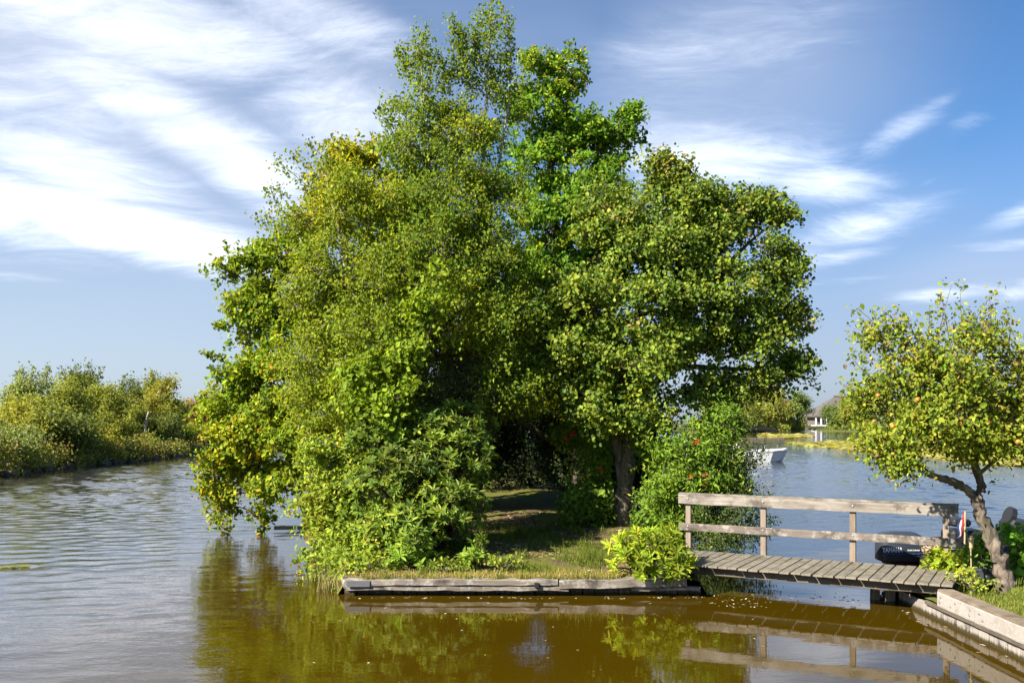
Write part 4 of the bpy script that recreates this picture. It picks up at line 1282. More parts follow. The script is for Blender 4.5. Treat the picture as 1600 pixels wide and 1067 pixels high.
# ------------------------------------------------------------------ apple tree on the right bank
YA = 12.7
ab = P(1572, 916, YA); ab[2] = .33
ap_lines = [([ab, P(1566, 890, YA), P(1552, 850, YA), P(1535, 808, YA), P(1526, 780, YA), P(1534, 760, YA), P(1524, 730, YA), P(1517, 700, YA), P(1510, 660, YA), P(1512, 600, YA)],
             [.145, .102, .088, .080, .074, .054, .048, .042, .034, .02]),
            ([P(1530, 786, YA), P(1512, 766, YA), P(1488, 752, YA - .1), P(1456, 742, YA - .2), P(1420, 720, YA - .2), P(1392, 690, YA - .2)], [.068, .056, .050, .042, .03, .01]),
            ([P(1513, 690, YA), P(1540, 650, YA), P(1580, 610, YA), P(1630, 590, YA)], [.045, .035, .025, .01]),
            ([P(1512, 640, YA), P(1480, 600, YA), P(1440, 560, YA), P(1395, 530, YA)], [.035, .025, .018, .006])]
ap_blobs = [B(1405, 620, YA, 56, 46, .5), B(1470, 590, YA - .2, 60, 46, .6), B(1540, 600, YA, 60, 50, .7), B(1610, 625, YA, 56, 52, .7), B(1420, 680, YA - .2, 56, 42, .5), B(1480, 660, YA - .3, 60, 46, .6), B(1560, 670, YA - .2, 60, 46, .6),
            B(1620, 680, YA, 50, 40, .6), B(1385, 690, YA - .2, 34, 34, .4), B(1430, 720, YA - .3, 46, 20, .35), B(1390, 530, YA, 44, 26, .35), B(1430, 560, YA, 44, 32, .4), B(1530, 535, YA, 40, 36, .4), B(1365, 640, YA, 30, 30, .35),
            B(1660, 600, YA, 46, 50, .6), B(1590, 570, YA, 30, 24, .3), B(1555, 700, YA - .1, 46, 30, .4), B(1370, 715, YA - .2, 22, 14, .25)]
ap_shoots = [([P(1490, 570, YA), P(1478, 500, YA), P(1470, 455, YA)], .045), ([P(1570, 570, YA), P(1578, 520, YA), P(1572, 480, YA)], .05), ([P(1430, 550, YA), P(1412, 520, YA), P(1372, 500, YA)], .05), ([P(1470, 580, YA), P(1468, 520, YA), P(1488, 440, YA)], .05), ([P(1520, 560, YA), P(1525, 500, YA), P(1562, 445, YA)], .045), ([P(1480, 580, YA), P(1455, 520, YA), P(1452, 480, YA)], .04),
             ([P(1540, 560, YA), P(1548, 510, YA), P(1546, 460, YA)], .05), ([P(1400, 560, YA), P(1370, 510, YA), P(1340, 482, YA)], .05), ([P(1370, 600, YA), P(1345, 575, YA), P(1330, 558, YA)], .05),
             ([P(1510, 570, YA), P(1503, 515, YA), P(1500, 450, YA)], .04), ([P(1365, 630, YA), P(1335, 610, YA), P(1318, 600, YA)], .04), ([P(1560, 590, YA), P(1590, 555, YA), P(1620, 540, YA)], .06),
             ([P(1420, 550, YA), P(1395, 500, YA), P(1378, 484, YA)], .05), ([P(1440, 550, YA), P(1420, 505, YA), P(1405, 490, YA)], .05)]
ap_spec = dict(n=24000, L=.057, W=.034, hexa=True, pal=G_APPLE, w=[3, 3, 2, 1.5], spread=.075, clump=.14, per=12, autumn=[(.24, .20, .02), (.20, .12, .03), (.12, .07, .035)],
               turn=patchy((.7, 1.9, .3), .12, 2.2, lambda t: np.where(t[:, 2] > 3.2, .07, .01)), sides=12, knob=.10, shoot_tips=1, shoot_n=4, twig=.8)
at, atips = grow('apple_tree', 'gnarled apple tree with ripening fruit leaning out over the bridge railing', 'tree', ab, ap_lines, ap_blobs, ap_spec, 61, M['bark_apple'], M['leaf'], None, ap_shoots)
am = MB().lathe((0, 0, 0), [(.003, -.024), (.013, -.026), (.023, -.018), (.0275, 0), (.025, .016), (.014, .025), (.003, .020)], 10).mesh('apple', True)
am.materials.append(M['apple'])
ra = np.random.default_rng(9)
for (u, v, dy) in [(1372, 618, -.5), (1434, 624, -.6), (1366, 658, -.4), (1395, 666, -.6), (1500, 662, -.8), (1591, 690, -.75), (1509, 503, 0), (1455, 538, 0)]:
    p = P(u, v, YA + dy)
    place('apple', am, at, p - ab, rot=(ra.normal(0, .3), ra.normal(0, .3), ra.random() * 6), scale=[ra.uniform(.85, 1.15)] * 3)

# ------------------------------------------------------------------ plants of the right bank
def low_plant(name, label, base, blobs, n, L, W, pal, w, seed, hexa=True, per=10, flowers=None, mat='leaf', group='plants on the right bank', cat='plant'):
    bb = np.array(base, dtype=float)
    rng = np.random.default_rng(seed)
    cs = np.array([b[0] for b in blobs]); rs = np.array([b[1] for b in blobs])
    root = empty(name, bb, label, cat, group)
    k = n // per
    area = rs.prod(1) ** (2 / 3)
    wh = rng.choice(len(blobs), k, p=area / area.sum())
    u = unit(rng.normal(0, 1, (k, 3)) + np.array([0, -.2, .4]))
    tips = cs[wh] + u * rs[wh] * (.5 + .5 * rng.random(k) ** .5)[:, None]
    tips[:, 2] = np.maximum(tips[:, 2], bb[2] + .02)
    b0 = bb + rng.normal(0, .05, (k, 3)) * np.array([1, 1, 0])
    V, Fq = batch_tubes(np.stack([b0, b0 * .4 + tips * .6 - [0, 0, .02], tips], 1), np.tile([.006, .005, .003], (k, 1)), 4)
    link('stems', mesh_np('stems', V - bb, [Fq], smooth=True), root, (M['bark_grey'],))
    V, Fq, pv, idx = leaf_cloud(rng, tips, u, per, L * .7, L, W, hexa, .8, .6, .1, .5)
    o = link('foliage', mesh_np('foliage', V - bb, Fq, np.repeat(tints(rng, idx, k, pal, w), pv, axis=0)), root, (M[mat],))
    o['kind'] = 'stuff'
    if flowers:
        for (p, r) in flowers:
            q = np.array(p) + unit(rng.normal(0, 1, (70, 3))) * r * np.array([1, 1, .8])
            nrm = unit(q - np.array(p))
            V, Fq, pv = shape_leaves(q, unit(rng.normal(0, 1, (70, 3))), nrm, np.full(70, .03), np.full(70, .028), True, .1, .1)
            cc = np.array([(.50, .36, .30), (.42, .30, .20), (.55, .45, .36)])[rng.integers(0, 3, 70)]
            link('flower_head', mesh_np('flower_head', V - bb, Fq, np.repeat(cc, pv, axis=0)), root, (M['petal'],))
    return root


LIMEY = [(0.14, 0.19, 0.014), (0.20, 0.22, 0.016), (0.10, 0.15, 0.012)]
YH = 14.0
low_plant('hydrangea_plant', 'yellow-leaved hydrangea with dried pinkish flower heads at the end of the bridge', (6.1, 14.0, .33),
          [B(1466, 874, YH, 14, 12, .2), B(1454, 888, YH, 16, 5, .15), B(1478, 884, YH, 20, 12, .2)], 420, .085, .055, LIMEY, [3, 3, 1], 81, per=7,
          flowers=[(P(1447, 858, YH - .1), .06), (P(1465, 855, YH), .055), (P(1456, 853, YH + .05), .05)])
low_plant('hydrangea_plant', 'yellow-leaved hydrangea with no flowers between the railing post and the torch', (6.5, 13.6, .33),
          [B(1500, 880, 13.6, 22, 18, .2), B(1520, 875, 13.7, 14, 20, .2)], 300, .08, .05, LIMEY, [2, 2, 2], 82, per=7)
low_plant('leafy_shrub', 'bright green large-leaved shrub to the right of the apple trunk', (7.0, 13.25, .35),
          [B(1585, 850, 13.2, 30, 24, .3), B(1600, 880, 13.2, 30, 34, .3), B(1625, 860, 13.2, 30, 36, .3), B(1590, 905, 13.1, 24, 16, .25)], 700, .095, .07, [(0.09, 0.18, 0.016), (0.13, 0.23, 0.018), (0.06, 0.12, 0.014)], [2, 2, 1], 83, per=8, cat='bush')
low_plant('leafy_shrub', 'mid-green shrub in the dark pot beside the apple trunk', (6.44, 13.1, .56),
          [B(1540, 870, 13.1, 22, 24, .22), B(1530, 850, 13.2, 16, 14, .18), B(1548, 840, 13.2, 12, 14, .15)], 420, .07, .045, [(0.08, 0.15, 0.016), (0.12, 0.20, 0.02), (0.05, 0.10, 0.014)], [2, 1, 1], 84, per=8, cat='bush')
low_plant('low_weed', 'low leafy weeds at the corner of the bridge and the lawn', (6.15, 12.75, .33), [B(1505, 905, 12.75, 24, 12, .2), B(1535, 915, 12.6, 24, 8, .15), B(1512, 895, 12.9, 12, 12, .15)], 260, .05, .03, [(0.13, 0.18, 0.02), (0.20, 0.21, 0.03)], [1, 1], 85, per=6)
for i, (u, v, Y, lab) in enumerate([(585, 884, 14.9, 'low nettles at the left end of the timber edge'), (705, 886, 14.8, 'low weeds between the two young rhododendrons'), (780, 880, 14.8, 'small tuft of weeds at the front of the mossy path'), (560, 880, 15.1, 'pale weeds in the dry grass at the left corner')]):
    c = P(u, v, Y)
    low_plant('low_weed', lab, (c[0], Y, .24), [(c, np.array([.28, .18, .13])), (c + [.25, .05, -.03], np.array([.2, .15, .09]))], 170, .06, .03, [(0.10, 0.15, 0.014), (0.15, 0.18, 0.02)], [1, 1], 86 + i, per=6, group='weeds along the timber edge')
pot = MB().lathe((0, 0, 0), [(.095, 0), (.10, .01), (.125, .20), (.135, .20), (.135, .235), (.118, .235), (.112, .19)], 18).build('plant_pot', M['pot'])
pot.location = (6.44, 13.1, .335)
tag(pot, 'dark plastic plant pot standing on the ground beside the apple trunk', 'plant pot')

T = empty('garden_torch', (6.13, 12.82, .33), 'bamboo garden torch on a thin stick beside the end of the railing', 'garden torch')
mb = MB().tube([(0, 0, -.2), (.005, 0, .25), (-.005, 0, .53)], .0085, 8)
for z in (.12, .30, .45):
    mb.tube([(0, 0, z - .006), (0, 0, z + .006)], .0115, 8)
mb.build('stick', M['bamboo'], T)
MB().lathe((0, 0, .52), [(.010, 0), (.026, .03), (.036, .12), (.040, .16), (.034, .16)], 12).build('cup', M['bamboo'], T)
MB().lathe((0, 0, .68), [(.040, 0), (.042, .012), (.03, .022), (.012, .03)], 12).build('oil_can', M['wood_lower'], T)

# ------------------------------------------------------------------ inflatable boat with its outboard, moored behind the bridge
IB = empty('inflatable_boat', (7.3, 15.55, 0), 'black inflatable boat with a big dark outboard motor, moored behind the bridge and shrubs', 'boat')
mb = MB()
for sgn in (-1, 1):
    pts = smooth_line([(-.95, sgn * .72, .34), (-.6, sgn * .72, .36), (.8, sgn * .72, .42), (1.9, sgn * .62, .52), (2.7, sgn * .30, .66), (2.95, 0, .72)], 5)
    mb.tube(pts, [.13] + [.21] * (len(pts) - 2) + [.2], 14)
mb.build('tube', M['black'], IB, True)
mb = MB()
pr = [(-.62, .0), (-.4, -.02), (1.2, -.02), (2.2, .05), (2.75, .35)]
V, Fc = [], []
for x, zk in pr:
    hw = .62 if x < 1.3 else .62 * (1 - ((x - 1.3) / 1.6) ** 2)
    V += [(x, -hw, .30), (x, -hw * .6, .08 + zk), (x, 0, -.12 + zk), (x, hw * .6, .08 + zk), (x, hw, .30)]
for i in range(len(pr) - 1):
    for k in range(4):
        Fc.append((i * 5 + k, i * 5 + k + 1, i * 5 + 6 + k, i * 5 + 5 + k))
Fc.append((0, 4, 3, 2, 1))
for i in range(len(pr) - 1):
    Fc.append((i * 5, i * 5 + 5, i * 5 + 9, i * 5 + 4))
mb.add(V, Fc).build('hull', M['grey_plastic'], IB)
MB().box((-.62, 0, .36), (.06, 1.1, .42), .01).build('transom', M['motor_low'], IB)
MB().box((.0, 0, .60), (.55, .46, .40), .05).box((-.10, 0, .92), (.30, .44, .12), .05).build('seat', M['black'], IB)
MB().box((.85, 0, .66), (.34, .5, .62), .06).build('console', M['motor_low'], IB)
MB().tube([(.80, .0, 1.0), (.72, 0, 1.03)], .15, 12).build('steering_wheel', M['black'], IB)
MB().tube([(-.55, -.45, .55), (.15, -.62, .47), (.55, -.68, .42)], .022, 6).build('oar', M['grey_plastic'], IB)
# outboard: cowl with slightly curved sides, midsection, gearcase and propeller
OX = -1.03
om = Vector((OX, 0, 0))
rows = [(.262, -.345, .362, .212), (.278, -.354, .378, .224), (.47, -.354, .385, .228), (.60, -.350, .365, .222), (.67, -.330, .32, .20), (.715, -.26, .24, .15), (.73, -.15, .13, .08)]
V, Fc = [], []
nseg = 20
for z, x0, x1, hw in rows:
    cx_, hx_ = (x0 + x1) / 2, (x1 - x0) / 2
    for k in range(nseg):
        t = 2 * math.pi * k / nseg
        ct, st_ = math.cos(t), math.sin(t)
        e = .32
        sxx = math.copysign(abs(ct) ** e, ct); syy = math.copysign(abs(st_) ** .55, st_)
        V.append((OX + cx_ + hx_ * sxx, hw * syy, z))
m_ = len(rows)
for i in range(m_ - 1):
    for k in range(nseg):
        Fc.append((i * nseg + k, i * nseg + (k + 1) % nseg, (i + 1) * nseg + (k + 1) % nseg, (i + 1) * nseg + k))
Fc.append(tuple(range(nseg))[::-1]); Fc.append(tuple((m_ - 1) * nseg + k for k in range(nseg)))
OB = MB().add(V, Fc).build('outboard_motor', M['motor'], IB, True)
OB.location.z = .04
mb = MB().box((OX + .02, 0, .225), (.50, .34, .07), .02).box((OX + .02, 0, .10), (.24, .15, .50), .03).box((OX - .10, 0, -.06), (.46, .24, .02), .005).box((OX - .04, 0, -.28), (.18, .06, .42), .02)
mb.tube([(OX - .28, 0, -.42), (OX - .05, 0, -.42), (OX + .2, 0, -.42)], [.05, .07, .01], 10)
mb.build('motor_leg', M['motor_low'], OB)
for k in range(3):
    a = k * 2.094
    mb = MB()
    V = [(OX - .30, .03 * math.cos(a), -.42 + .03 * math.sin(a)), (OX - .28, .16 * math.cos(a - .4), -.42 + .16 * math.sin(a - .4)), (OX - .33, .16 * math.cos(a + .4), -.42 + .16 * math.sin(a + .4)), (OX - .34, .03 * math.cos(a), -.42 + .03 * math.sin(a))]
    mb.add(V + [(x - .012, y_, z_) for x, y_, z_ in V], [(0, 1, 2, 3), (7, 6, 5, 4), (0, 4, 5, 1), (1, 5, 6, 2), (2, 6, 7, 3), (3, 7, 4, 0)])
    mb.build('propeller_blade', M['motor_low'], OB)


def lettering(txt, size, mat, parent, loc, rot, name='lettering', shear=0.0, bold=0.0, sx=1.0):
    cu = bpy.data.curves.new(name, 'FONT')
    cu.body = txt
    cu.size = size
    cu.align_x = 'CENTER'; cu.align_y = 'CENTER'
    cu.shear = shear
    cu.offset = bold
    cu.extrude = .0015
    cu.resolution_u = 3
    tmp = bpy.data.objects.new(name, cu)
    COL.objects.link(tmp)
    dg = bpy.context.evaluated_depsgraph_get()
    me = bpy.data.meshes.new_from_object(tmp.evaluated_get(dg))
    bpy.data.objects.remove(tmp)
    me.materials.clear()
    me.materials.append(mat)
    return place(name, me, parent, loc, rot=rot, scale=(sx, 1, 1))


lettering('YAMAHA', .105, M['print'], OB, (OX - .20, -.2335, .455), (R(90), 0, 0), bold=.0035, sx=.74)
lettering('FOUR STROKE', .030, M['print'], OB, (OX + .135, -.2345, .450), (R(90), 0, 0), shear=.3, bold=.0006)
MB().box((OX - .12, -.2345, .392), (.46, .003, .010)).add([(OX + .11, -.236, .380), (OX + .30, -.236, .418), (OX + .22, -.236, .392), (OX + .11, -.236, .398), (OX + .11, -.232, .380), (OX + .30, -.232, .418), (OX + .22, -.232, .392), (OX + .11, -.232, .398)],
    [(0, 1, 2), (0, 2, 3), (6, 5, 4), (7, 6, 4), (0, 4, 5, 1), (1, 5, 6, 2), (2, 6, 7, 3), (3, 7, 4, 0)]).build('stripe', M['blue'], OB)
# flagpole and flag
MB().tube([(-.11, -.30, .50), (-.10, -.30, 1.12)], .014, 8).build('flagpole', M['bamboo'], IB)
fl = []
for band, mt in ((0, 'red'), (1, 'flag_white'), (2, 'flag_blue')):
    V, Fc = [], []
    for j in range(7):
        for e in (0, 1):
            d = (band + e) / 3
            # hangs limp: bands fall downwards beside the pole, folded
            x = -.115 - .02 * j * .25 - .13 * d * (.75 + .25 * math.sin(j)) * (.6 + .4 * min(1, j / 4))
            V.append((x, -.30 + .022 * math.sin(j * 1.5 + d * 4), 1.09 - .055 * j - .075 * d))
    for j in range(6):
        Fc.append((j * 2, j * 2 + 1, j * 2 + 3, j * 2 + 2))
    V2 = V + [(a, b_ + .004, c_) for a, b_, c_ in V]
    n_ = len(V)
    Fc += [tuple(i + n_ for i in f[::-1]) for f in Fc[:6]]
    o = MB().add(V2, Fc).build('flag_band', M[mt], IB, True)
    o['label'] = ('red', 'white', 'blue')[band] + ' band of the flag'
MB().tube(smooth_line([(.3, -.75, .62), (.7, -1.0, .60), (1.0, -1.4, .5)], 4), .012, 6).build('mooring_line', M['black'], IB)

# ------------------------------------------------------------------ stick in the water
st = beam('driftwood', (.85, .09, .07), M['driftwood'], None, P(458, 826, 22.0) * np.array([1, 1, 0]) + np.array([0, 0, .06]), 77, rz=.2, tilt=.03, wob=.012)
tag(st, 'pale broken branch lying on the water left of the island', 'branch')

# ------------------------------------------------------------------ grass, litter and floating leaves
def blades(name, pts, h, pal, w, seed, lean=.5, wd=.006, label=None, cat=None):
    rng = np.random.default_rng(seed)
    n = len(pts)
    hh = h * np.exp(rng.normal(0, .35, n))
    th = rng.random(n) * 6.283
    d = np.stack([np.cos(th), np.sin(th), np.zeros(n)], 1)
    s = np.stack([-np.sin(th), np.cos(th), np.zeros(n)], 1) * wd * .5
    ln = (rng.random(n) * lean)[:, None]
    up = np.array([0, 0, 1.0])
    mid = pts + up * (hh * .55)[:, None] + d * ln * (hh * .3)[:, None]
    tip = pts + up * (hh * (1 - .4 * ln[:, 0] ** 2))[:, None] + d * ln * hh[:, None]
    V = np.stack([pts - s, pts + s, mid - s * .7, mid + s * .7, tip], 1).reshape(-1, 3)
    i = np.arange(n)[:, None] * 5
    Fs = [i + np.array([0, 1, 3, 2]), i + np.array([2, 3, 4])]
    pal = np.array(pal); w = np.array(w) / np.sum(w)
    col = pal[rng.choice(len(pal), n, p=w)] * np.exp(rng.normal(0, .25, n))[:, None]
    o = link(name, mesh_np(name, V, Fs, np.repeat(col, 5, axis=0)), None, (M['grass'],))
    return tag(o, label, cat, None, 'stuff')


GR = [(0.10, 0.15, 0.018), (0.16, 0.20, 0.025), (0.24, 0.23, 0.04)]
DRY = [(0.46, 0.37, 0.14), (0.40, 0.33, 0.09), (0.24, 0.27, 0.03), (0.50, 0.36, 0.09)]
rgs = np.random.default_rng(91)


def scat(n, x0, x1, y0, y1, zf, keep=None):
    x, y = rgs.uniform(x0, x1, n), rgs.uniform(y0, y1, n)
    if keep is not None:
        k = keep(x, y)
        x, y = x[k], y[k]
    return np.stack([x, y, zf(x, y) - .004], 1)


blades('grass', scat(14000, -2.4, 2.3, 14.2, 14.95, island_z, lambda x, y: rgs.random(len(x)) < np.clip((14.95 - y) * 1.6, 0, 1) * np.where(x > -.9, 1, .6)), .045, DRY, [3, 2, 2, 2], 1, 1.3, .006, 'dry yellow grass along the timber edge of the island', 'grass')
blades('grass', scat(34000, -1.2, 2.4, 14.6, 20, island_z, lambda x, y: (np.sin(x * 2.3 + 1) * np.sin(y * 1.4 + .5) + .5 * np.sin(x * 5 + y * 3) > .05 + .12 * (y - 14.6) / 5)), .06, [(0.09, 0.14, 0.016), (0.16, 0.20, 0.022), (0.22, 0.24, 0.03)], [2, 2, 1], 2, .9, .007, 'patchy green grass and moss on the shaded path', 'grass')
blades('grass', scat(30000, 5.72, 9.6, 8.2, 12.55, right_z, lambda x, y: x > 5.72 + .12 * np.sin(y * 5)), .04, GR + [(.34, .33, .05)], [2, 3, 2, 1], 3, .9, .007, 'short sunlit lawn on the right bank', 'grass')
cx_, cy_ = rgs.uniform(-1.6, 2.3, 46), rgs.uniform(14.35, 19, 46)
ck_ = rgs.integers(0, 46, 2600)
wx_, wy_ = cx_[ck_] + rgs.normal(0, .07, 2600), cy_[ck_] + rgs.normal(0, .07, 2600)
blades('grass', np.stack([wx_, wy_, island_z(wx_, wy_) - .005], 1), .13, GR + [(.09, .13, .016)], [2, 3, 1, 2], 12, 1.2, .009, 'longer tufts of grass dotted over the path and its edges', 'grass')
tx = rgs.choice([-2.1, -1.55, -1.2, -.7, -.2, .15, .62, .9, 1.4, -1.85, 1.15], 900) + rgs.normal(0, .07, 900)
blades('grass', np.stack([tx, 14.1 + rgs.normal(0, .035, 900), np.full(900, .245)], 1), .11, DRY + GR, [2, 2, 2, 1, 2, 2, 1], 11, 1.5, .007, 'tufts of grass hanging over the beam of the timber edge', 'grass')
blades('reeds', np.concatenate([scat(260, -2.95, -2.4, 14.3, 15.4, lambda x, y: np.full_like(x, -.05)), scat(200, -3.3, -2.7, 15.3, 16.6, lambda x, y: np.full_like(x, -.05))]), .34, [(0.30, 0.27, 0.10), (0.16, 0.19, 0.03), (0.40, 0.33, 0.16)], [2, 2, 2], 4, .7, .012, 'straw-coloured sedge at the left corner of the island', 'reeds')
blades('grass', scat(900, 5.9, 7.6, 12.5, 13.6, right_z), .12, GR, [2, 2, 1], 5, .9, .009, 'long grass round the foot of the apple tree', 'grass')


def litter(name, pts, L, pal, seed, label, cat, flat=True, zr=.25):
    rng = np.random.default_rng(seed)
    n = len(pts)
    nrm = unit(np.array([0, 0, 1.0]) + rng.normal(0, zr, (n, 3)))
    V, Fq, pv = shape_leaves(pts + [0, 0, .006], unit(rng.normal(0, 1, (n, 3)) * [1, 1, .1]), nrm, L * np.exp(rng.normal(0, .3, n)), L * .55 * np.exp(rng.normal(0, .25, n)), True, .1, .12)
    col = np.array(pal)[rng.integers(0, len(pal), n)] * np.exp(rng.normal(0, .3, n))[:, None]
    o = link(name, mesh_np(name, V, Fq, np.repeat(col, pv, axis=0)), None, (M['petal'],))
    return tag(o, label, cat, None, 'stuff')


litter('fallen_leaves', scat(13000, -1.3, 2.6, 14.4, 22, island_z, lambda x, y: np.sin(x * 3.1 + y) * np.sin(y * 2.2 - x) + rgs.normal(0, .5, len(x)) > .1), .06, [(.30, .20, .12), (.20, .12, .06), (.38, .28, .17), (.14, .09, .05)], 6, 'brown fallen leaves scattered over the path', 'fallen leaves', zr=.5)
wz = lambda x, y: np.full_like(x, .002)
litter('floating_leaves', np.concatenate([scat(60, 2.6, 5.0, 13.4, 14.3, wz), scat(22, -2.6, 3.6, 10.2, 13.6, wz), scat(14, -9, -2, 10, 22, wz), scat(70, -2.4, 2.8, 13.82, 13.99, wz), scat(16, 2.9, 3.5, 13.2, 13.5, wz), scat(18, 5.2, 5.46, 10.5, 13, wz)]), 0.042, [(.36, .30, .18), (.26, .19, .07), (.42, .38, .28)], 7, 'small fallen leaves floating on the brown water', 'floating leaves', zr=.02)


def pads(name, pts, r, pal, seed, label=None, cat=None, kind='stuff', group=None, tilt=.05):
    rng = np.random.default_rng(seed)
    n = len(pts)
    k = 9
    th = np.linspace(.25, 6.03, k)[None] + rng.random((n, 1)) * 6.28
    rr = r * np.exp(rng.normal(0, .25, (n, 1))) * np.ones((1, k))
    tx, ty = rng.normal(0, tilt, (2, n, 1))
    X, Y_ = rr * np.cos(th), rr * np.sin(th)
    Z = X * tx + Y_ * ty + .012 + .02 * rng.random((n, 1))
    ring = np.stack([X, Y_, Z], -1) + pts[:, None, :]
    V = np.concatenate([pts[:, None, :] + [0, 0, .012], ring], 1).reshape(-1, 3)
    i = np.arange(n)[:, None] * (k + 1)
    Fs = [np.concatenate([i + np.array([0, j + 1, j + 2]) for j in range(k - 1)])]
    col = np.array(pal)[rng.integers(0, len(pal), n)] * np.exp(rng.normal(0, .2, n))[:, None]
    o = link(name, mesh_np(name, V, Fs, np.repeat(col, k + 1, axis=0)), None, (M['leaf_glossy'],))
    return tag(o, label, cat, group, kind)


PADC = [(.40, .39, .09), (.47, .43, .12), (.48, .41, .14), (.31, .34, .08)]


def in_poly(x, y, poly):
    ins = np.zeros(len(x), bool)
    n = len(poly)
    for i in range(n):
        (x1, y1), (x2, y2) = poly[i], poly[(i + 1) % n]
        c = ((y1 > y) != (y2 > y)) & (x < (x2 - x1) * (y - y1) / (y2 - y1 + 1e-9) + x1)
        ins ^= c
    return ins


def W_(u, v):
    Y = EYE * F / (v - VH)
    return ((u - 800) / F * Y, Y)


poly1 = [W_(1232, 692), W_(1300, 689.5), W_(1400, 690), W_(1640, 690), W_(1680, 732), W_(1560, 728), W_(1480, 719), W_(1400, 710), W_(1345, 706), W_(1290, 700), W_(1245, 695)]
poly2 = [W_(1190, 679), W_(1262, 680), W_(1266, 682), W_(1240, 685), W_(1190, 685)]
for poly, n, seed, lab in ((poly1, 14000, 8, 'broad carpet of yellow-green water lily leaves on the open water'), (poly2, 2600, 9, 'far narrow strip of water lily leaves below the willows')):
    pa = np.array(poly)
    x, y = rgs.uniform(pa[:, 0].min(), pa[:, 0].max(), n * 3), rgs.uniform(pa[:, 1].min(), pa[:, 1].max(), n * 3)
    wob = np.sin(x * .9) * .8
    k = in_poly(x, y + wob, poly)
    pts = np.stack([x[k], y[k], np.zeros(k.sum())], 1)[:n]
    pads('lily_pads', pts, .25 if seed == 8 else .42, PADC, seed, lab, 'lily pads', tilt=.14)
for j, (u, v, lab) in enumerate([(12, 886, 'leftmost of the three lily pads on the near water at the left edge'), (32, 885.5, 'middle one of the three lily pads on the near water at the left'), (65, 884, 'rightmost of the three lily pads on the near water at the left')]):
    x, y = W_(u, v)
    pads('lily_pad', np.array([[x, y, 0]]), .105, [(.30, .32, .07)], 20 + j, lab, 'lily pad', None, 'single lily pads at the left', tilt=.01)

# ------------------------------------------------------------------ white motor boat
MBt = empty('motor_boat', (13.2, 55, 0), 'white motor boat with a dark canopy coming out from behind the island', 'boat', rz=R(-12))
sec = [(-3.6, 1.0, .52, .0), (-1.0, 1.1, .53, .0), (.8, 1.05, .57, .0), (1.7, .75, .62, .04), (2.2, .38, .65, .12), (2.5, .04, .67, .28)]
V, Fc = [], []
for x, hw, zt, zk in sec:
    V += [(x, -hw, zt), (x - .05, -hw * .97, zt - .12), (x - .2, -hw * .90, -.05 + zk), (x - .3, 0, -.25 + zk), (x - .2, hw * .90, -.05 + zk), (x - .05, hw * .97, zt - .12), (x, hw, zt)]
for i in range(len(sec) - 1):
    for k in range(6):
        Fc.append((i * 7 + k, i * 7 + k + 1, i * 7 + 8 + k, i * 7 + 7 + k))
Fc.append(tuple(range(7))[::-1]); Fc.append(tuple((len(sec) - 1) * 7 + k for k in range(7)))
MB().add(V, Fc).build('hull', M['white'], MBt)
V, Fc = [], []
for x, hw, zt, zk in sec:
    V += [(x, -hw + .03, zt + .004), (x, 0, zt + .10), (x, hw - .03, zt + .004)]
for i in range(len(sec) - 1):
    for k in range(2):
        Fc.append((i * 3 + k, i * 3 + 3 + k, i * 3 + 4 + k, i * 3 + 1 + k))
MB().add(V, Fc).build('deck', M['white'], MBt)
MB().add([(.5, -.8, .62), (.5, .8, .62), (.05, .7, 1.02), (.05, -.7, 1.02), (.46, -.8, .62), (.46, .8, .62), (.0, .7, 1.02), (.0, -.7, 1.02)],
         [(0, 1, 2, 3), (7, 6, 5, 4), (0, 3, 7, 4), (1, 5, 6, 2), (3, 2, 6, 7)]).build('windshield', M['glass_dark'], MBt)
V, Fc = [], []
for i in range(8):
    x = -1.0 + i * .42
    z = 1.86 + .10 * math.sin(i / 7 * math.pi) - (.05 if i == 7 else 0)
    V += [(x, -.85, z - .06), (x, 0, z), (x, .85, z - .06), (x, -.85, z - .17), (x, 0, z - .08), (x, .85, z - .17)]
for i in range(7):
    a, b_ = i * 6, i * 6 + 6
    Fc += [(a, b_, b_ + 1, a + 1), (a + 1, b_ + 1, b_ + 2, a + 2), (a + 3, a + 4, b_ + 4, b_ + 3), (a + 4, a + 5, b_ + 5, b_ + 4), (a, a + 3, b_ + 3, b_), (a + 2, b_ + 2, b_ + 5, a + 5)]
Fc += [(0, 1, 4, 3), (1, 2, 5, 4), (42, 45, 46, 43), (43, 46, 47, 44)]
MB().add(V, Fc).build('canopy', M['canvas'], MBt)
for x0, x1 in ((-.5, -.8), (1.2, 1.35)):
    for y_ in (-.84, .84):
        MB().tube([(x0, y_, .55), (x1, y_, 1.80)], .014, 6).build('canopy_pole', M['canvas'], MBt)
mb = MB()
for sgn in (-1, 1):
    mb.tube(smooth_line([(.9, sgn * .95, .9), (1.7, sgn * .68, 1.0), (2.3, sgn * .2, 1.04)], 3), .015, 6)
    for x, y_, z in ((1.2, .9, .58), (1.9, .58, .62)):
        mb.tube([(x, sgn * y_, z), (x, sgn * y_ * .96, z + .33)], .013, 6)
mb.build('bow_rail', M['steel'], MBt)
mb = MB().lathe((-3.9, 0, .4), [(.16, 0), (.22, .1), (.22, .45), (.1, .55)], 10)
mb.build('outboard_motor', M['motor'], MBt)
MB().box((-.3, .3, .75), (.4, .4, .5), .05).build('seat', M['flag_white'], MBt)

# ------------------------------------------------------------------ thatched house on the far shore
H = empty('thatched_house', (65.9, 203, .4), 'thatched house with a white columned veranda on the far shore', 'house')
MB().box((2.0, 2.5, .1), (11, 9, .2)).build('foundation', M['wood_lower'], H)
MB().box((2.6, 3.2, 1.25), (8.2, 6.4, 2.1)).build('wall', M['brick_wall'], H)
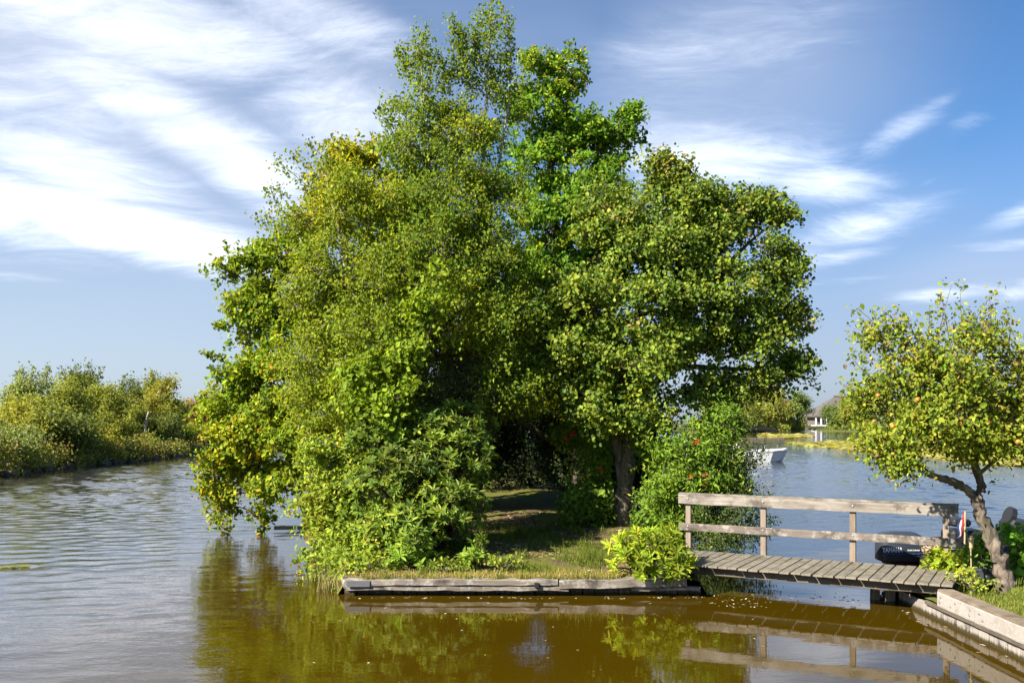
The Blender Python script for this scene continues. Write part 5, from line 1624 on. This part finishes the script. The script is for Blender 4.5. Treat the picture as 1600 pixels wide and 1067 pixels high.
# hipped thatch roof
V = [(-2.4, -1.6, 2.0), (8.2, -1.6, 2.0), (8.2, 7.4, 2.0), (-2.4, 7.4, 2.0), (3.2, 2.8, 6.2), (6.2, 2.8, 6.2), (-2.3, -1.5, 1.72), (8.1, -1.5, 1.72), (8.1, 7.3, 1.72), (-2.3, 7.3, 1.72)]
MB().add(V, [(0, 1, 5, 4), (1, 2, 5), (2, 3, 4, 5), (3, 0, 4), (0, 6, 7, 1), (1, 7, 8, 2), (2, 8, 9, 3), (3, 9, 6, 0), (9, 8, 7, 6)]).build('roof', M['thatch'], H)
MB().box((4.7, 2.8, 6.28), (3.5, .45, .3), .08).build('ridge', M['wood_lower'], H)
mb = MB(); mb.box((0, 0, 0), (.55, .08, 1.1), .01)
sk = mb.build('skylight', M['house_white'], H); sk.location = (1.9, .25, 3.88); sk.rotation_euler = (R(-48), 0, R(0))
col_me = MB().box((0, 0, 0), (.26, .26, 1.62), .02).mesh('column'); col_me.materials.append(M['house_white'])
for x in (-2.0, -.9, .3, 1.5, 3.2, 5.0):
    place('column', col_me, H, (x, -1.2, .9))
for x, w_ in ((-.3, 1.0), (1.1, .9), (3.2, 1.3), (5.2, 1.3)):
    f = MB().box((x, -.03, 1.15), (w_, .08, 1.5), .01).build('window', M['house_white'], H)
    MB().box((x, -.085, 1.15), (w_ - .2, .03, 1.3)).build('pane', M['glass_dark'], f)
MB().box((1.2, -3.3, .02), (9, 3.4, .16), .02).build('deck', M['house_white'], H)
for x in (-2.6, 0, 2.6, 5.4):
    MB().box((x, -4.8, -.55), (.2, .2, 1.2), .02).build('pile', M['wood_lower'], H)
bm_ = beam('floating_beam', (5.2, .3, .16), M['wood_stringer'], None, (27.2, 105, .07), 88, rz=.05)
tag(bm_, 'dark timber lying on the water beyond the motor boat', 'timber')


# ------------------------------------------------------------------ trees of the far banks
def far_tree(name, label, cat, x, y, h, wd, pal, seed, group, n=5000, L=.14, kind='round', lean=0.0, bark='bark_grey', low=.12, w=None, autumn=None, turn=.0, z0=.35, sub=9, spread=.16):
    rng = np.random.default_rng(seed)
    base = np.array([x, y, z0])
    blobs = []
    zc = z0 + h * (.5 + low * .5)
    hh = h * (1 - low) * .5
    for i in range(sub):
        u = unit(rng.normal(0, 1, 3))
        f = rng.random() ** .4
        c = base + np.array([u[0] * wd * .5 * f * .72 + lean * h * .5, u[1] * wd * .4 * f, zc - z0 + u[2] * hh * f * .74])
        if kind == 'spire':
            k = (c[2] - z0) / h
            c[0] = x + (c[0] - x) * (1.15 - k); c[1] = y + (c[1] - y) * (1.15 - k)
        blobs.append((c, np.array([wd * .23, wd * .2, h * (.15 if kind != 'spire' else .17)]) * rng.uniform(.8, 1.25)))
    top = base + np.array([lean * h, 0, h])
    shoots = []
    if kind in ('wispy', 'spire'):
        for _ in range(5):
            q = base + np.array([lean * h + rng.normal(0, wd * .16), rng.normal(0, wd * .1), h * .8])
            shoots.append(([q, q + [rng.normal(0, .15), 0, h * .12], q + [rng.normal(0, .25), 0, h * rng.uniform(.2, .32)]], .08 if kind == 'spire' else .13))
    sp = dict(n=n, L=L, W=L * .6, hexa=False, pal=pal, w=w or [1] * len(pal), spread=spread, clump=.3 * wd / 3, per=18, sides=6, twigs=False, up=.55, shoot_tips=3, shoot_n=3, twig=2.0, var=.22)
    if autumn:
        sp['autumn'] = autumn
        sp['turn'] = lambda t, r: np.full(len(t), turn)
    return grow(name, label, cat, base, [([base - [0, 0, .3], base + np.array([lean * h * .35, 0, h * .4]), base + np.array([lean * h * .9, 0, h * .9])], [.05 * h * .5 + .02, .035 * h * .5, .02])],
                blobs, sp, seed, M[bark], M['leaf_thin'], group, shoots)


OL = [(0.1409, 0.1638, 0.0303), (0.1733, 0.1846, 0.0343), (0.1192, 0.1407, 0.0303)]
OLY = [(0.1805, 0.1882, 0.0303), (0.2166, 0.2125, 0.0323), (0.1504, 0.1639, 0.0303)]
DK = [(0.0724, 0.0936, 0.0259), (0.0931, 0.1134, 0.0288)]
GY = [(0.1238, 0.1521, 0.0536), (0.1534, 0.1814, 0.0606)]
LM = [(0.1342, 0.1877, 0.0216), (0.1651, 0.2042, 0.0259)]
RD = [(0.17, 0.095, 0.045), (0.14, 0.10, 0.05), (0.20, 0.13, 0.06)]
gl = 'trees and bushes on the left bank'


def bank(u, back):
    """a point on the left bank seen near column u, set back from the water's edge"""
    X = -22.2 - back
    return X, -X * 1500 / (800 - u)


def hgt(v, y):
    return EYE + (VH - v) * y / F - .35


left = [
    # u, back, top row, width m, kind, palette, name, category, label
    (8, 1.0, 660, 3.2, 'round', GY, 'willow_bush', 'bush', 'silvery willow bush at the water in the left corner of the picture'),
    (40, 4.5, 574, 2.8, 'spire', GY, 'poplar_tree', 'tree', 'upright grey-green tree, highest at the left end of the far bank'),
    (10, 3.0, 612, 3.4, 'round', OLY, 'birch_tree', 'tree', 'yellow-olive birch at the left edge of the picture'),
    (62, 2.4, 618, 3.4, 'round', OL, 'birch_tree', 'tree', 'olive birch right of the upright grey-green tree'),
    (88, 1.2, 632, 3.0, 'round', DK, 'alder_bush', 'bush', 'dark blue-green alder bush standing at the water near the left'),
    (98, 4.5, 592, 3.0, 'wispy', OL, 'birch_tree', 'tree', 'olive birch behind the dark alder bush'),
    (108, 6, 580, 2.0, 'wispy', DK, 'aspen_tree', 'tree', 'thin dark-topped aspen above the olive birches'),
    (136, 6, 572, 1.9, 'wispy', DK, 'aspen_tree', 'tree', 'tallest thin dark aspen with a ragged open top'),
    (128, 2.4, 632, 3.0, 'round', OL, 'birch_tree', 'tree', 'rounded olive birch beneath the ragged aspen'),
    (122, 1.0, 672, 2.2, 'round', OL, 'sallow_bush', 'bush', 'low olive sallow at the water beneath the aspens'),
    (150, 1.2, 655, 2.4, 'round', OLY, 'sallow_bush', 'bush', 'yellowish sallow beside the orange-leaved bush'),
    (160, 4, 602, 3.0, 'wispy', OL, 'birch_tree', 'tree', 'olive birch in the gap right of the aspens'),
    (177, 1.0, 676, 1.7, 'round', [(.34, .14, .03), (.24, .18, .03), (.13, .14, .03)], 'rowan_bush', 'bush', 'small bush with orange autumn leaves at the water'),
    (186, 2.6, 634, 3.0, 'round', OL, 'birch_tree', 'tree', 'olive birch behind the orange-leaved bush'),
    (197, 5, 590, 2.8, 'wispy', DK, 'alder_tree', 'tree', 'dark alder topping the middle of the left bank'),
    (216, 3.4, 606, 3.4, 'round', OLY, 'birch_tree', 'tree', 'yellowing birch behind the leaning white stem'),
    (205, .9, 690, 2.0, 'round', OL, 'sallow_bush', 'bush', 'low sallow right of the orange bush'),
    (240, 4.6, 584, 2.4, 'wispy', OL, 'birch_tree', 'tree', 'slim open-topped birch near the right end of the left bank'),
    (254, 1.6, 645, 2.8, 'round', DK, 'alder_bush', 'bush', 'dark alder bush between the white stem and the lime-green bush'),
    (232, .8, 682, 1.6, 'round', LM, 'willow_bush', 'bush', 'small lime-green bush under the leaning white stem'),
    (262, 4.0, 612, 3.6, 'round', OL, 'birch_tree', 'tree', 'broad olive birch behind the dark alder bush on the right'),
    (289, .7, 664, 3.0, 'round', LM, 'willow_bush', 'bush', 'rounded lime-green bush at the water, right end of the left bank'),
    (305, 4.0, 622, 3.4, 'round', RD, 'beech_tree', 'tree', 'red-brown tree beside the hanging oak'),
    (330, 3.0, 640, 3.6, 'round', OL, 'birch_tree', 'tree', 'olive tree seen through the hanging limbs of the oak'),
    (345, 5.0, 628, 4.0, 'round', OLY, 'birch_tree', 'tree', 'yellowish tree half hidden behind the hanging oak'),
]
for i, (u, back, v, wd, kind, pal, nm, cat, lab) in enumerate(left):
    X, Y = bank(u, back)
    h = hgt(v, Y) * .93
    wd *= 1.25
    n = int(2600 + 1050 * wd * h * .55)
    far_tree(nm, lab, cat, X, Y, h, wd, pal, 200 + i, gl, n=n, L=.12 + .0005 * Y, kind=kind, low=-.04 if kind == 'round' else .15, autumn=[YEL[0], YEL[3]] if pal is OLY else None, turn=.05, sub=11, spread=.17)
# the leaning birch with its white stem
X, Y = bank(226, 1.2)
bb = np.array([X, Y, .3])
z = lambda v: EYE + (VH - v) * Y / F
xx = lambda u: (u - 800) / F * Y
grow('birch_tree', 'leaning birch with a bare white stem and golden crown on the left bank', 'tree', bb,
     [([bb, np.array([xx(229), Y, z(655)]), np.array([xx(238), Y, z(635)]), np.array([xx(246), Y, z(615)])], [.085, .075, .055, .02])],
     [(np.array([xx(243), Y + .3, z(622)]), np.array([.9, .9, .8])), (np.array([xx(252), Y + .3, z(612)]), np.array([.8, .8, .7]))],
     dict(n=1800, L=.16, W=.1, hexa=False, pal=[(.16, .155, .024), (.14, .145, .026)], w=[1, 1], spread=.17, clump=.3, per=18, sides=8, twigs=False, twig=2), 260, M['bark_birch'], M['leaf_thin'], gl)
# beyond the frame on the left and behind the island the same bank goes on
for i, (X, Y, h, wd, pal, lab) in enumerate([(-24.2, 38.6, 4.3, 4.0, GY, 'grey-green tree on the left bank just outside the left edge of the picture'), (-30, 47, 5.0, 5.0, OL, 'olive tree set back from the water behind the silvery willow'), (-25, 33, 4.6, 4.2, OL, 'olive tree on the left bank outside the left edge of the picture'), (-25.5, 27, 4.4, 4.2, OLY, 'yellowish tree farther along the left bank outside the picture'),
                                             (-27, 90, 5.5, 5.5, OL, 'far olive tree on the left bank behind the hanging oak'), (-28, 101, 5.5, 6, OLY, 'farther yellowish tree on the left bank behind the island'), (-27, 118, 6, 7, OL, 'farthest olive tree on the left bank behind the island')]):
    far_tree('birch_tree', lab, 'tree', X, Y, h, wd, pal, 270 + i, gl, n=4500, L=.2, low=.02, spread=.22)

gr_ = 'trees on the far right banks'
YW = [(0.165, 0.180, 0.036), (0.20, 0.205, 0.04), (0.135, 0.155, 0.034)]
DG = [(0.0715, 0.104, 0.0304), (0.0975, 0.13, 0.0351)]
right = [
    (1120, 150, 606, 7.5, 'round', OL, 'willow_tree', 'olive willow beyond the sallow, left of the yellow willows'),
    (1155, 146, 606, 8.0, 'round', YW, 'willow_tree', 'yellow-green willow, left one of the pair behind the motor boat'),
    (1200, 150, 614, 7.5, 'round', YW, 'willow_tree', 'yellow-green willow, right one of the pair behind the motor boat'),
    (1208, 166, 598, 6.0, 'round', RD, 'beech_tree', 'red-brown beech rising behind the yellow willows'),
    (1180, 168, 594, 6.0, 'round', DG, 'alder_tree', 'dark alder behind the yellow willows, left of the red-brown beech'),
    (1228, 170, 628, 6.0, 'round', DG, 'alder_tree', 'dark green alder right of the yellow willows'),
    (1246, 178, 612, 5.4, 'round', DG, 'alder_tree', 'taller dark green alder closing the left shore by the channel'),
    (1303, 164, 630, 4.0, 'round', DG, 'alder_tree', 'dark alder right of the thatched house, hiding part of its roof'),
    (1326, 163, 620, 4.4, 'spire', OL, 'poplar_tree', 'pointed olive tree right of the thatched house'),
    (1338, 159, 626, 5.6, 'round', OL, 'birch_tree', 'olive birch between the pointed tree and the apple tree'),
    (1366, 157, 618, 6.5, 'round', DG, 'alder_tree', 'dark alder behind the left side of the apple crown'),
    (1410, 153, 622, 7.5, 'round', OL, 'birch_tree', 'olive birch behind the middle of the apple crown'),
    (1460, 152, 616, 8, 'round', DG, 'alder_tree', 'dark alder behind the right half of the apple crown'),
    (1515, 150, 622, 8, 'round', OLY, 'birch_tree', 'yellowish birch seen through the apple crown at the right'),
    (1570, 149, 618, 8.5, 'round', OL, 'birch_tree', 'olive birch at the right edge behind the apple crown'),
    (1640, 148, 620, 9, 'round', DG, 'alder_tree', 'dark alder outside the right edge of the picture'),
    (1276, 260, 640, 8, 'round', OL, 'birch_tree', 'distant tree just left of the thatched house'),
    (1330, 235, 636, 9, 'round', OL, 'birch_tree', 'distant tree behind the thatched house'),
]
for i, (u, Y, v, wd, kind, pal, nm, lab) in enumerate(right):
    X = (u - 800) / F * Y
    h = hgt(v, Y)
    far_tree(nm, lab, 'tree', X, Y, h, wd, pal, 300 + i, gr_, n=int(3600 + 90 * wd * h), L=.28, kind=kind, low=.0, sub=12, spread=.3, w=None)
for i, (X, Y, h, wd) in enumerate([(-14, 158, 7, 9), (-4, 180, 7.5, 10), (8, 182, 7, 10), (19, 184, 7.5, 10)]):
    far_tree('birch_tree', ['tree at the left end of the shore behind the island', 'second tree on the shore behind the island', 'third tree on the shore behind the island', 'tree at the right end of the shore behind the island'][i], 'tree', X, Y, h, wd, OL, 330 + i, 'trees on the shore behind the island', n=4500, L=.32, low=0, sub=12, spread=.3)

# low dark stones and stakes along the edge of the left bank
rs_ = np.random.default_rng(95)
mb = MB()
edge = [(-22.3, 30), (-22.5, 45), (-21.6, 60), (-21.5, 68), (-22.6, 76), (-23, 100)]
for (x0, y0), (x1, y1) in zip(edge[:-1], edge[1:]):
    n = int(math.hypot(x1 - x0, y1 - y0) / .42)
    for k in range(n):
        t = (k + rs_.random() * .6) / n
        mb.box((x0 + (x1 - x0) * t + .35 + rs_.normal(0, .12), y0 + (y1 - y0) * t, .03 + rs_.normal(0, .05)), (.26 * rs_.uniform(.7, 1.4), .34 * rs_.uniform(.7, 1.6), .36 * rs_.uniform(.5, 1.3)), .08,
               None)
o = mb.build('edging_stones', M['stone'])
tag(o, 'dark stones edging the foot of the left bank at the waterline', 'stones', None, 'stuff')

# low scrub and brambles all along the left waterline
def scrub(name, line, n, h, L, pal, seed, label):
    rng = np.random.default_rng(seed)
    ln = np.array(line)
    seg = np.linalg.norm(np.diff(ln, axis=0), axis=1)
    t = np.sort(rng.random(n // 20)) * seg.sum()
    cs = np.concatenate([[0], np.cumsum(seg)])
    x, y = np.interp(t, cs, ln[:, 0]), np.interp(t, cs, ln[:, 1])
    hh = h * (.55 + .45 * np.sin(t * .9) * np.sin(t * .37 + 1)) + .15
    tips = np.stack([x + rng.normal(0, .5, len(t)), y + rng.normal(0, .5, len(t)), rng.random(len(t)) ** .8 * hh * 1.3 + .1], 1)
    outw = unit(rng.normal(0, 1, (len(t), 3)) + [0, 0, .6])
    V, Fq, pv, idx = leaf_cloud(rng, tips, outw, 20, .17, L, L * .6, False, .5, .5, .1, .7)
    o = link(name, mesh_np(name, V, Fq, np.repeat(tints(rng, idx, len(t), pal, [1] * len(pal)), pv, axis=0)), None, (M['leaf_thin'],))
    tag(o, label, 'undergrowth', None, 'stuff')


scrub('undergrowth', [(-22.5, 30), (-22.6, 45), (-21.7, 60), (-21.6, 68), (-22.7, 76), (-23.1, 100)], 34000, .9, .15, OL + OLY[:1] + [(.13, .10, .05), (.16, .12, .06)], 401, 'low olive and russet scrub along the waterline of the left bank')
scrub('undergrowth', [(26, 138.5), (32, 142.5), (48, 166.5), (54, 178)], 9000, 1.2, .3, YW + OL, 402, 'low yellow-green scrub along the far shore below the willows')
scrub('undergrowth', [(60, 178), (53.6, 161), (58, 155), (85, 141.5), (120, 139)], 12000, 1.3, .3, DG + OL, 403, 'low green scrub along the far shore right of the house')
